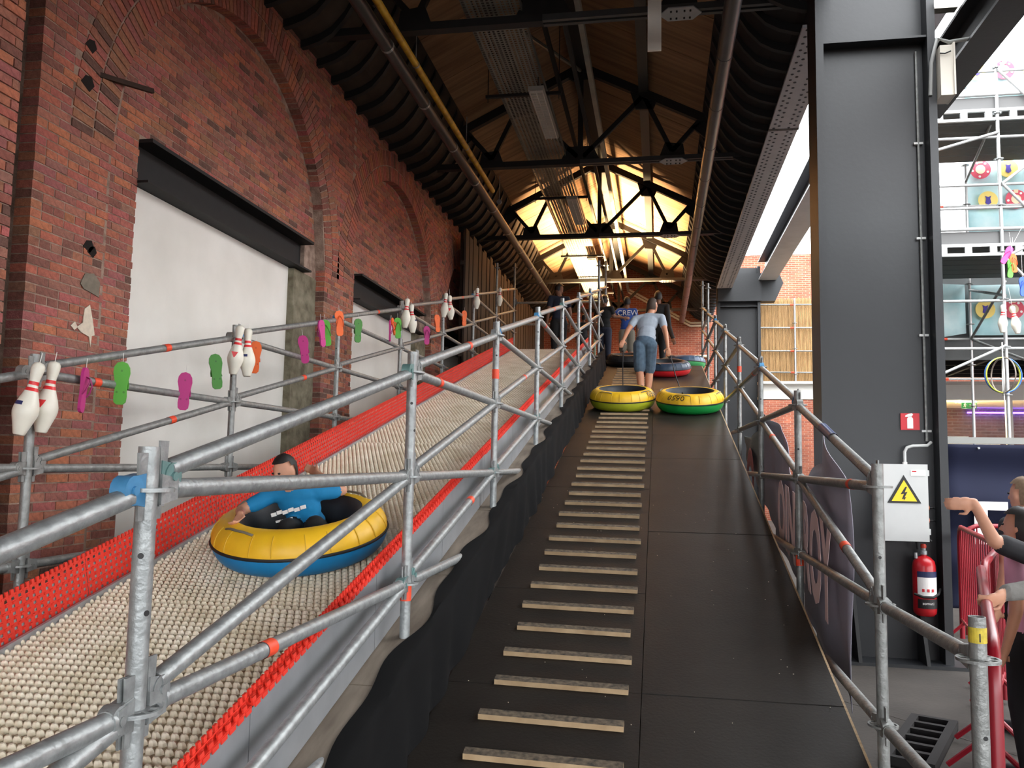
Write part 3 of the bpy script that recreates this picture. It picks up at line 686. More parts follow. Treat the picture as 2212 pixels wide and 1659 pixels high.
for x in (RXL + .05, RMID, RXR - .05):
    MB().hexa([(x - .03, 1.8, zr(1.8) - .03), (x + .03, 1.8, zr(1.8) - .03), (x + .03, 17, zr(17) - .03), (x - .03, 17, zr(17) - .03), (x - .03, 1.8, zr(1.8) - .025), (x + .03, 1.8, zr(1.8) - .025), (x + .03, 17, zr(17) - .025), (x - .03, 17, zr(17) - .025)]).obj('ramp_joist', m_deck, rp)
MB().hexa([(RXR + .001, 1.8, zr(1.8) - .03), (RXR + .012, 1.8, zr(1.8) - .03), (RXR + .012, 17, zr(17) - .03), (RXR + .001, 17, zr(17) - .03), (RXR + .001, 1.8, zr(1.8) - .002), (RXR + .012, 1.8, zr(1.8) - .002), (RXR + .012, 17, zr(17) - .002), (RXR + .001, 17, zr(17) - .002)]).obj('edge_strip', m_cleat, rp)
y = 2.62
while y < 16.6:
    x0 = -.81 + random.uniform(-.012, .012); x1 = -.145 + random.uniform(-.015, .015); e = random.uniform(-.006, .006)
    h = .025; ya, yb = y + e, y + .05 + e; sk = .02
    mb = MB(); mb.hexa([(x0, ya + sk, zr(ya + sk) + .001), (x1, ya, zr(ya) + .001), (x1, yb, zr(yb) + .001), (x0, yb + sk, zr(yb + sk) + .001), (x0, ya + sk, zr(ya + sk) + h), (x1, ya, zr(ya) + h), (x1, yb, zr(yb) + h), (x0, yb + sk, zr(yb + sk) + h)])
    mb.m = [0, 1, 0, 0, 0, 0]
    mb.obj('foot_cleat', [m_cleat, m_ctop], rp)
    y += .308
cr = MB()
for i in range(70):
    x = random.uniform(RXL, RXR); y = random.uniform(3.3, 8); s_ = random.uniform(.0015, .004)
    cr.box((x, y, zr(y) + .002), (s_, s_ * 1.5, .003), Matrix.Rotation(random.random() * 3, 3, 'Z'))
tag(cr.obj('crumbs', mat('pale_crumbs', (200, 190, 170), .8), rp), kind='stuff')
# platform at the top
pf = thing('top_platform', 'start platform at the top of slide and ramp', 'platform', (-1.2, 17, 3.4))
for i in range(5):
    for j, (a, b) in enumerate(((-3.3, -2.2), (-2.2, -1.12), (-1.1, -.1), (-.1, .86))):
        y0 = (15.35 if b < -1.11 else 17.1) + i * 1.6
        MB().bb((a + .004, y0 + .004, 3.47), (b - .004, y0 + 1.596, 3.5)).obj('platform_board', m_deck, pf)
# ------------------------------------------------------------------ scaffolding
def rosette_mesh(mt):
    mb = MB(); t = .009; N = 32
    def ring(r0, r1):
        mb.lathe([(r0, -t / 2), (r1, -t / 2), (r1, t / 2), (r0, t / 2), (r0, -t / 2)], N, cap=False)
    ring(.024, .035); ring(.053, .061)
    for k in range(8):
        a = PI / 4 * k + PI / 8; mb.box((.044 * math.cos(a), .044 * math.sin(a), 0), (.022, .011, t), Matrix.Rotation(a, 3, 'Z'))
    return mb.mesh('rosette', mt, 40)
ros = rosette_mesh(galv); ros_d = rosette_mesh(galv_d)
RT = .02415
def standard(x, y, z0, z1, zros, label, mt=galv, holes=(), sticker=None, group=None):
    t = thing('scaffold_post', label, 'scaffold post', (x, y, z0), group=group)
    MB().pipe((x, y, z0), (x, y, z1), RT, RT - .004).obj('tube', mt, t, 40)
    for z in zros: link('rosette', ros if mt is galv else ros_d, t, False, Matrix.Translation((x, y, z)))
    for z, a in holes: MB().tube((x + (RT - .002) * math.cos(a), y + (RT - .002) * math.sin(a), z), (x + (RT + .0006) * math.cos(a), y + (RT + .0006) * math.sin(a), z), .007, 10).obj('pin_hole', m_blk, t)
    if sticker: MB().lathe([(RT + .0022, 0), (RT + .0022, .07)], 20, (x, y, sticker), None, False).obj('orange_sticker', orange_s, t, 40)
    return t
def ledger(p0, p1, label, kind='ledger', mt=galv, stick=None, open_end=False, group=None, hc=None):
    p0, p1 = V(p0), V(p1); d = (p1 - p0).normalized(); L = (p1 - p0).length
    t = thing('scaffold_rail' if kind == 'slope' else 'scaffold_ledger', label, 'scaffold tube', p0, group=group)
    a, b = p0 + d * .075, p1 - d * (.0 if open_end else .075)
    if open_end: MB().pipe(a, b, RT, RT - .004, 16).obj('tube', mt, t, 40)
    else: MB().tube(a, b, RT, 16).obj('tube', mt, t, 40)
    s_ = d.cross(V(0, 0, 1)).normalized()
    for p, q in ((p0, d), (p1, -d)):
        if open_end and p is p1: continue
        h = V(q.x, q.y, 0).normalized()
        if kind == 'slope':
            hd = MB(); hd.tube(p + h * .075 - s_ * .02, p + h * .075 + s_ * .02, .034, 14)
            hd.hexa([p + h * .03 - s_ * .017 + V(0, 0, -.038), p + h * .03 + s_ * .017 + V(0, 0, -.038), p + h * .085 + s_ * .017 + V(0, 0, -.03), p + h * .085 - s_ * .017 + V(0, 0, -.03),
                     p + h * .03 - s_ * .017 + V(0, 0, .038), p + h * .03 + s_ * .017 + V(0, 0, .038), p + h * .085 + s_ * .017 + V(0, 0, .03), p + h * .085 - s_ * .017 + V(0, 0, .03)])
            ho = hd.obj('swivel_head', hc or mt, t, 40)
            MB().tube(p + h * .075 - s_ * .026, p + h * .075 + s_ * .026, .011, 10).obj('rivet', hc or mt, ho)
        else:
            hd = MB(); w0, w1 = .02, RT
            hd.hexa([p + h * .028 - s_ * w0 + V(0, 0, -.036), p + h * .028 + s_ * w0 + V(0, 0, -.036), p + h * .09 + s_ * w1 + V(0, 0, -.025), p + h * .09 - s_ * w1 + V(0, 0, -.025),
                     p + h * .028 - s_ * w0 + V(0, 0, .036), p + h * .028 + s_ * w0 + V(0, 0, .036), p + h * .09 + s_ * w1 + V(0, 0, .025), p + h * .09 - s_ * w1 + V(0, 0, .025)])
            hd.lathe([(RT + .003, 0), (RT + .003, .012)], 16, p + h * .09, V(0, 0, 1).rotation_difference(h).to_matrix())
            hd.obj('wedge_head', mt, t, 40)
        wz = MB(); c = p + h * (.046 if kind != 'slope' else .04) + s_ * (0 if kind != 'slope' else .011)
        wz.hexa([c - s_ * .003 - h * .009 + V(0, 0, -.07), c + s_ * .003 - h * .009 + V(0, 0, -.07), c + s_ * .003 + h * .009 + V(0, 0, -.07), c - s_ * .003 + h * .009 + V(0, 0, -.07),
                 c - s_ * .003 - h * .017 + V(0, 0, .085), c + s_ * .003 - h * .017 + V(0, 0, .085), c + s_ * .003 + h * .017 + V(0, 0, .085), c - s_ * .003 + h * .017 + V(0, 0, .085)])
        wz.obj('wedge', mt, t)
    if stick is not None:
        c = p0 + d * L * stick; MB().lathe([(RT + .0022, 0), (RT + .0022, .06)], 20, c, V(0, 0, 1).rotation_difference(d).to_matrix(), False).obj('orange_sticker', orange_s, t, 40)
    return t
BAY = 2.07
def ply(k): return 1.77 + BAY * (k - 1)
def ptop(k): return 1.42 + .5 * (k - 1)
LINES = [('A', -1.175, 1, 9, 'middle railing', galv), ('B', -3.245, 2, 9, 'wall railing', galv_d), ('C', .935, 2, 9, 'right railing', galv_d)]
for nm, x, k0, k1, where, mt in LINES:
    for k in range(k0, k1 + 1):
        n = ORD[k - k0]; y, zt = ply(k), ptop(k) - (.5 if nm == 'C' else 0)
        extra = .5 if k >= 8 else 0
        hol = [(zt - .15, -1.2), (zt - .28, -.35)] if nm == 'A' else [(zt - .3, -1.7)]
        standard(x, y, FL, zt + .1 + extra, [zt - .5 * i for i in range(0, 6) if zt - .5 * i > FL] + ([zt + .5] if extra else []),
                 '%s upright post from the camera in the %s' % (n, where), mt, hol, sticker=(zt - 1.08 if (nm, k) in (('A', 2), ('C', 3)) else zt - .32 if (nm, k) in (('A', 3), ('C', 5)) else zt - 1.35 if (nm, k) in (('C', 2),) else None))
    kk = k0 - 1
    for k in range(kk, k1):
        n = 'before the first post' if k < k0 else 'after the %s post' % ORD[k - k0]
        dz = .5 if nm == 'C' else 0; y0, y1, za, zb = ply(k), ply(k + 1), ptop(k) - dz, ptop(k + 1) - dz
        hc = blue_p if (k % 3 == 0) else (teal_p if k % 3 == 1 and nm == 'A' else mt)
        if not (nm == 'C' and k < k0):
            ledger((x, y0, za + .03), (x, y1, zb + .0), 'sloping handrail tube %s of the %s' % (n, where), 'slope', mt, hc=hc, stick=(.55 if (k + len(nm)) % 2 else None) if nm != 'C' else None)
            ledger((x, y0, za - .47), (x, y1, zb - .5), 'sloping middle tube %s of the %s' % (n, where), 'slope', mt, hc=mt, stick=.6 if k == 3 or (nm == 'B' and k == 2) else (.3 if nm == 'C' and k == 2 else None))
        if nm == 'A': ledger((x, y0, za - .97), (x, y1, zb - 1.0), 'sloping bottom tube %s of the %s' % (n, where), 'slope', mt, hc=teal_p, stick=.62 if k == 2 else None)
        # level ledgers: from each top rosette through two bays
        if k >= k0 or nm != 'C':
            ledger((x, y0, za), (x, y1, za), 'level tube at handrail height %s of the %s' % (n, where), 'ledger', mt, stick=.22 if k % 2 == 0 else None)
        if k >= k0 or nm != 'C':
            ledger((x, y0, za - .5), (x, y1, za - .5), 'level tube at knee height %s of the %s' % (n, where), 'ledger', mt, stick=.3 if k in (1,) else None)
        if k >= k0:
            ln = 1.28 if nm != 'C' else 1.35
            ledger((x, y0, za - 1.0), (x, y0 + ln, za - 1.0), 'short open-ended tube low %s of the %s' % (n, where), 'ledger', mt, open_end=True)
# short post at the ramp foot
sp = standard(.935, 2.73, FL, 1.065, [.94, .44], 'short scaffold post with yellow tape at the foot of the ramp', galv_d, [(.72, -1.35)])
MB().lathe([(RT + .0012, .99), (RT + .0012, 1.035)], 20, (.935, 2.73, 0), None, False).obj('yellow_tape', mat('yellow_tape', (216, 192, 62), .6, 0, .3, 60), sp)
link('tape_mark', text_mesh('1', .035, .0005, 'tape_mark', m_blk), sp, False, Matrix.Translation((.933, 2.73 - RT - .002, .995)) @ Matrix.Rotation(PI / 2, 4, 'X'))
ledger((.935, ply(2), .92), (.935, 2.73, .94), 'level tube from the right railing to the short yellow-taped post', 'ledger', galv_d)
ledger((.935, ply(2), .42), (.935, 2.73, .44), 'lower level tube from the right railing to the short yellow-taped post', 'ledger', galv_d)
# cross tubes at the top and across the back
for i, (p, q, l) in enumerate((((-3.245, ply(9), 4.6), (-1.175, ply(9), 4.6), 'cross tube at chest height behind the start platform'), ((-3.245, ply(9), 5.1), (-1.175, ply(9), 5.1), 'upper cross tube behind the start platform'))):
    ledger(p, q, l, 'ledger', galv_d)
single('blue_tape', 'blue tape wrapped around the right handrail', 'tape', MB().lathe([(RT + .003, 0), (RT + .003, .3)], 14, (.935, 4.75, ptop(1) + .5 * (4.75 - ply(2)) / BAY + .02), V(0, 0, 1).rotation_difference(V(0, BAY, .5).normalized()).to_matrix(), False), mat('blue_tape', (42, 62, 110), .35), 40)
for i in range(5):
    single('green_baluster', 'pale green baluster behind the start platform, %s from the left' % ORD[i], 'baluster', MB().tube((-1.75 + i * .32, 18.6, 3.5), (-1.75 + i * .32, 18.6, 4.45), .03, 10), mat('pale_green', (150, 178, 160), .6), 40)
# ------------------------------------------------------------------ bowling pins and flip-flops on the wall railing
m_pin = mat('ivory_pin', (232, 228, 214), .35, 0, .08, 14); m_str = mat('pin_red', (222, 48, 52), .4)
PP = [(0, 0), (.0255, 0), (.029, .006), (.036, .03), (.047, .065), (.0565, .095), (.0605, .115), (.059, .14), (.05, .175), (.037, .212), (.0265, .245), (.0228, .265), (.0235, .285), (.0285, .315), (.0322, .34), (.031, .36), (.022, .375), (0, .381)]
def pr_at(z):
    for (a, za), (b, zb) in zip(PP, PP[1:]):
        if za <= z <= zb and zb > za: return a + (b - a) * (z - za) / (zb - za)
    return .03
pin_me = MB().lathe(PP, 24).mesh('pin_body', m_pin, 70)
st_me = []
for za, zb in ((.228, .246), (.26, .278)):
    st_me.append(MB().lathe([(pr_at(za + (zb - za) * i / 3) + .0008, za + (zb - za) * i / 3) for i in range(4)], 24, cap=False).mesh('red_stripe', m_str, 70))
logo_me = MB().lathe([(pr_at(.15 + .01 * i) + .0008, .15 + .01 * i) for i in range(3)], 6, cap=False, a0=-.6, a1=.6).mesh('pin_logo', mat('logo_navy', (40, 50, 100), .5), 70)
mark_me = MB().prism([(-.025, .02), (.025, .02), (0, -.03)], .003, (0, -.0565, .15), (1, 0, 0), (0, 0, 1), (0, -1, 0)).mesh('pin_mark', m_str)
def pin(x, y, ztop, label, tilt=(0, 0), turn=0, mark=0, rope=.08, sc=1.0):
    M = Matrix.Rotation(tilt[0], 3, 'X') @ Matrix.Rotation(tilt[1], 3, 'Y') @ Matrix.Rotation(turn, 3, 'Z')
    top = V(x, y, ztop); base = top - M @ V(0, 0, .381)
    t = thing('bowling_pin', label, 'bowling pin', base, M, group='bowling pins on the railings')
    link('pin_body', pin_me, t, True)
    for me in st_me: link('red_stripe', me, t, True)
    if mark == 1: link('pin_logo', logo_me, t, True)
    if mark == 2: link('pin_mark', mark_me, t, True)
    MB().tube((0, 0, .38), (0, 0, .38 + rope), .0018, 6).obj('string', m_wht, t, 0, True)
XB = -3.245
pin(-3.13, 3.74, 1.965, 'front bowling pin with navy logo on first wall railing post', (-.10, .16), -1.9, 1, .05)
pin(-3.14, 3.86, 1.985, 'rear bowling pin with red triangle on first wall railing post', (-.06, .1), .2, 2, .05)
pin(-3.16, 5.83, 2.505, 'left bowling pin on the second wall railing post', (0, .12), .3, 2, .03)
pin(-3.15, 5.93, 2.5, 'right bowling pin on the second wall railing post', (0, -.02), -1.7, 1, .03)
pin(-3.15, 10.0, 3.545, 'left bowling pin on the fourth wall railing post', (0, .06), 0, 0, .03)
pin(-3.14, 10.14, 3.5, 'right bowling pin on the fourth wall railing post', (0, -.08), 0, 1, .03)
pin(-3.2, 12.1, 4.05, 'left bowling pin on the fifth wall railing post', (0, .08), 0, 0, .03)
pin(-3.17, 12.2, 4.03, 'right bowling pin on the fifth wall railing post', (0, -.08), 0, 2, .1)
pin(-3.16, 14.1, 4.55, 'bowling pin on the sixth wall railing post', (0, .03), 0, 0, .03)
pin(-3.16, 16.2, 5.0, 'bowling pin on the last wall railing post near the platform', (0, .03), 0, 0, .03)
SO = [(-.018, -.13), (-.034, -.115), (-.037, -.08), (-.032, -.03), (-.038, .02), (-.048, .065), (-.044, .1), (-.028, .124), (0, .131), (.026, .122), (.042, .095), (.046, .06), (.038, .015), (.032, -.03), (.036, -.08), (.032, -.115), (.016, -.13)]
def flipflop(x, y, zc_, col, label, ang, roll=0, face=1, group='flip-flops hanging on the railings', rope=.06):
    mt = mat('rubber_%s' % col, {'green': (92, 176, 60), 'magenta': (190, 48, 128), 'orange': (240, 106, 40), 'darkgreen': (64, 128, 46), 'blue': (52, 92, 200), 'pink': (230, 70, 150)}[col], .6)
    st = mat('strap_%s' % col, {'green': (72, 140, 44), 'magenta': (150, 30, 100), 'orange': (210, 84, 30), 'darkgreen': (48, 100, 36), 'blue': (36, 70, 170), 'pink': (200, 40, 120)}[col], .5)
    # local x width, z up length, -y the face shown
    M = Matrix.Rotation(ang, 3, 'Z') @ Matrix.Rotation(roll, 3, 'Y')
    t = thing('flip_flop', label, 'flip-flop', (x, y, zc_), M, group=group)
    MB().prism(SO, .016, (0, .008, 0), (1, 0, 0), (0, 0, 1), (0, -1, 0)).obj('sole', mt, t, 40, True)
    sg = -1 if face > 0 else 1
    q = MB()
    for sx in (-1, 1): q.sweep([(sx * .036, sg * .008, -.035), (sx * .034, sg * .024, -.01), (sx * .024, sg * .036, .03), (sx * .006, sg * .03, .062), (0, sg * .008, .075)], .006, 6, flat=.6)
    q.obj('strap', st, t, 60, True)
    pm = MB()
    for cx_, cz_ in ((0, .075), (-.02, -.055), (.02, -.055)): pm.tube((cx_, -sg * .007, cz_), (cx_, -sg * .0085, cz_), .007, 8)
    pm.obj('strap_plug', st, t, 0, True)
    MB().tube((0, 0, .125), (0, 0, .125 + rope), .0015, 5).obj('string', m_wht, t, 0, True)
XF = -3.2
for y, zc_, c, ang, roll, f, l in (
    (4.17, 1.86, 'magenta', 1.9, .18, 1, 'magenta flip-flop seen edge-on, nearest on the wall railing'),
    (4.5, 1.93, 'green', .35, .02, -1, 'bright green flip-flop sole beside the first bowling pins'),
    (5.18, 1.94, 'magenta', .4, .03, -1, 'magenta flip-flop between bright green and dark green ones'),
    (5.58, 2.12, 'darkgreen', .7, -.12, -1, 'dark green flip-flop left of the second pin pair'),
    (6.16, 2.3, 'orange', .5, .02, -1, 'orange flip-flop right of the second pin pair'),
    (7.08, 2.49, 'magenta', .3, -.15, -1, 'magenta flip-flop in front of the concrete jamb'),
    (7.47, 2.7, 'magenta', 1.3, -.2, -1, 'shaded magenta flip-flop behind the light green one'),
    (7.58, 2.72, 'green', .4, -.15, 1, 'light green flip-flop with strap showing near the third wall post'),
    (7.9, 2.87, 'orange', .7, -.08, 1, 'orange flip-flop hanging on the third wall post'),
    (8.43, 2.88, 'darkgreen', .75, 0, -1, 'dark green flip-flop over the second brick pier'),
    (9.5, 3.05, 'magenta', 1.75, -.08, 1, 'magenta flip-flop edge-on near the fourth wall post'),
    (9.62, 3.12, 'orange', 1.7, -.9, 1, 'orange flip-flop edge-on crossing a green one'),
    (9.8, 3.13, 'green', .5, -.05, 1, 'light green flip-flop beside the fourth pin pair'),
    (11.1, 3.24, 'magenta', .5, -.03, 1, 'magenta flip-flop before the fifth wall post'),
    (11.64, 3.5, 'orange', .8, -.1, -1, 'orange flip-flop left of the fifth wall post'),
    (13.32, 3.87, 'orange', .7, 0, -1, 'small far orange flip-flop near the slide top')):
    flipflop(XF, y, zc_, c, l, ang, roll, f)
# ------------------------------------------------------------------ inflatable slide tubes
m_tblk = mat('tube_black', (22, 23, 26), .6); m_liner = mat('tube_liner', (34, 38, 44), .55, 0, .3, 20)
m_hand = mat('handle_grey', (120, 112, 96), .6)
def snow_tube(x, y, zf, label, top, bot, yaw=0, txt=None, b=.11, rot=None, nameM='', R0=.47, lift=0):
    a = .112; Rc = R0 - a; n = 48
    M = (RX if rot is None else rot) @ Matrix.Rotation(yaw, 3, 'Z')
    t = thing('snow_tube', label, 'inflatable tube', (x, y, zf(y) + lift), M, group='inflatable slide tubes')
    mt = mat('tube_' + top[0], top[1], .45, 0, .16, 7); mbm = mat('tube_' + bot[0], bot[1], .4, 0, .1, 5)
    P = lambda d: (Rc + a * math.cos(math.radians(d)), b + b * math.sin(math.radians(d)))
    MB().lathe([P(d) for d in range(-100, 1, 10)], n, cap=False).obj('lower_cover', mbm, t, 60, True)
    up = MB(); pr_ = [P(d) for d in range(0, 101, 10)]; vs = []
    for i, (r, z) in enumerate(pr_):
        for k in range(96):
            w_ = 1 - .012 * (1 if k % 4 == 0 else 0) * (1 if 1 < i < 9 else 0); th = 2 * PI * k / 96
            vs.append((r * w_ * math.cos(th), r * w_ * math.sin(th), z))
    up.add(vs, [(i * 96 + k, i * 96 + (k + 1) % 96, (i + 1) * 96 + (k + 1) % 96, (i + 1) * 96 + k) for i in range(len(pr_) - 1) for k in range(96)])
    up.obj('upper_cover', mt, t, 60, True)
    MB().sweep([((R0 + .001) * math.cos(2 * PI * k / n), (R0 + .001) * math.sin(2 * PI * k / n), b) for k in range(n)], .009, 6, closed=True).obj('rim_band', m_tblk, t, 60, True)
    r1, z1 = P(100)
    sme = MB().sweep([(r + .001, 0, z) for r, z in [P(d) for d in range(6, 62, 11)]], .003, 5).mesh('seam', mat('seam_' + top[0], tuple(int(x * .86) for x in top[1]), .6), 60)
    for k in range(20): link('seam', sme, t, True, Matrix.Rotation(2 * PI * k / 20 + .1 + .03 * math.sin(k * 3), 4, 'Z'))
    MB().lathe([(r1, z1), (r1 - .018, z1 - .012), (r1 - .05, z1 - .07), (r1 - .075, .06), (.02, .035), (0, .035)], n, cap=False).obj('liner', m_liner, t, 50, True)
    for k in range(4):
        th = PI / 4 + PI / 2 * k
        pts = []
        for i in range(5):
            q = th + (i - 2) * .13; r, z = P(62); lift_ = .012 if 0 < i < 4 else -.002
            pts.append(((r + lift_ * .5) * math.cos(q), (r + lift_ * .5) * math.sin(q), z + lift_))
        MB().sweep(pts, .011, 6, flat=.5).obj('handle', m_hand, t, 60, True)
    if txt:
        for i, ch in enumerate(txt[0]):
            q = txt[1] + i * .14; r, z = P(40)
            me = text_mesh(ch, .12, .0006, 'tube_number', m_tblk)
            Mx = Matrix.Rotation(q + PI / 2, 4, 'Z') @ Matrix.Translation((0, -(r + .003), z + .002)) @ Matrix.Rotation(math.radians(42), 4, 'X') @ Matrix.Translation((0, -.045, 0))
            link('tube_number', me, t, True, Mx)
    return t
YEL = ('yellow', (240, 190, 36))
t1 = snow_tube(-1.94, 4.38, zs, 'yellow and blue inflatable tube carrying the boy down the slide', YEL, ('blue', (24, 130, 190)), .35, b=.122, lift=.022)
t2 = snow_tube(-.52, 12.12, zr, 'yellow tube with lime underside pulled up the ramp, left one', YEL, ('lime', (176, 184, 44)), .2, ('0550', -.75), .142, lift=.004)
t3 = snow_tube(.43, 11.95, zr, 'yellow tube with green underside pulled up the ramp, right one', YEL, ('emerald', (20, 140, 62)), .5, ('0590', -2.75), .142, lift=.004)
t4 = snow_tube(.12, 15.7, zr, 'navy tube with red underside near the ramp top', ('navy', (44, 62, 84)), ('scarlet', (206, 34, 40)), .3, None, .13, lift=.004)
t5 = snow_tube(.5, 17.75, lambda y: 3.5, 'navy tube with green rim on the platform', ('slate', (58, 84, 112)), ('jade', (60, 150, 90)), .1, None, .13, rot=Matrix.Identity(3), lift=.002)
t6 = snow_tube(-.62, 17.3, lambda y: 3.52, 'black tube lying on the platform beside the man', ('black', (26, 27, 30)), ('coal', (20, 20, 22)), .1, None, .13, rot=Matrix.Rotation(.2, 3, 'X'), lift=.002)
# ------------------------------------------------------------------ people
import numpy as np
SKIN = mat('skin', (205, 150, 122), .55, 0, .08, 20); SKIN2 = mat('skin_tan', (188, 132, 102), .55, 0, .08, 20); SKIN3 = mat('skin_brown', (120, 82, 62), .55)
def sdf(P, pr):
    if pr[0] == 'c':
        a = np.array(pr[1]); b = np.array(pr[2]); ab = b - a; L2 = max(1e-9, ab.dot(ab))
        t = np.clip(((P - a) @ ab) / L2, 0, 1); d = np.linalg.norm(P - a - t[:, None] * ab, axis=1)
        return d - (pr[3] + (pr[4] - pr[3]) * t)
    c = np.array(pr[1]); R_ = np.array(pr[3]); r = np.array(pr[2]); q = (P - c) @ R_
    k = np.linalg.norm(q / r, axis=1); return (k - 1) * r.min()
def body_mesh(prims, voxel, name):
    mb = MB()
    for p in prims:
        if p[0] == 'c':
            a, b = V(p[1]), V(p[2]); d = b - a
            if d.length < 1e-4: mb.ball(a, p[3], 12); continue
            d.normalize(); pts, rs = [], []
            for i in range(4): q = PI / 2 * (1 - i / 4) * .98; pts.append(a - d * p[3] * math.sin(q)); rs.append(p[3] * math.cos(q))
            pts += [a, b]; rs += [p[3], p[4]]
            for i in range(1, 5): q = PI / 2 * i / 4 * .98; pts.append(b + d * p[4] * math.sin(q)); rs.append(p[4] * math.cos(q))
            mb.sweep(pts, 1, 12, rs=rs)
        else: mb.ball(p[1], p[2], 16, Matrix(p[3]))
    o = mb.obj('tmp', SKIN)
    r = o.modifiers.new('r', 'REMESH'); r.mode = 'VOXEL'; r.voxel_size = voxel; r.use_smooth_shade = True
    s_ = o.modifiers.new('s', 'SMOOTH'); s_.factor = .5; s_.iterations = 4
    dg = bpy.context.evaluated_depsgraph_get(); dg.update()
    me = bpy.data.meshes.new_from_object(o.evaluated_get(dg)); bpy.data.objects.remove(o)
    me.name = name; me.materials.clear()
    ml = []
    for p in prims:
        if p[5 if p[0] == 'c' else 4] not in ml: ml.append(p[5 if p[0] == 'c' else 4])
    for x in ml: me.materials.append(x)
    n = len(me.polygons); P = np.zeros(n * 3); me.polygons.foreach_get('center', P); P = P.reshape(-1, 3)
    D = np.stack([sdf(P, p) for p in prims]); idx = D.argmin(0)
    lut = np.array([ml.index(p[5 if p[0] == 'c' else 4]) for p in prims])
    me.polygons.foreach_set('material_index', lut[idx].astype(np.int32)); me.polygons.foreach_set('use_smooth', [True] * n); me.update()
    return me
I3 = ((1, 0, 0), (0, 1, 0), (0, 0, 1))
def joints(loc, yaw, H):
    L = V(loc); R_ = Matrix.Rotation(yaw, 3, 'Z')         # yaw 0 faces +Y
    w_ = lambda x, y, z: L + R_ @ V(x * H, y * H, z * H)
    J = dict(head=w_(0, .012, .925), neck=w_(0, 0, .845), chest=w_(0, 0, .73), pelvis=w_(0, 0, .53))
    for s_, n in ((-1, 'L'), (1, 'R')):
        J['sh' + n] = w_(s_ * .1, 0, .81); J['el' + n] = w_(s_ * .135, -.01, .635); J['wr' + n] = w_(s_ * .14, .03, .485)
        J['hip' + n] = w_(s_ * .05, 0, .51); J['kn' + n] = w_(s_ * .052, .012, .285); J['an' + n] = w_(s_ * .052, -.01, .05); J['toe' + n] = w_(s_ * .06, .095, .02)
    J['f'] = R_ @ V(0, 1, 0); J['hf'] = J['f'].copy(); J['H'] = H
    return J
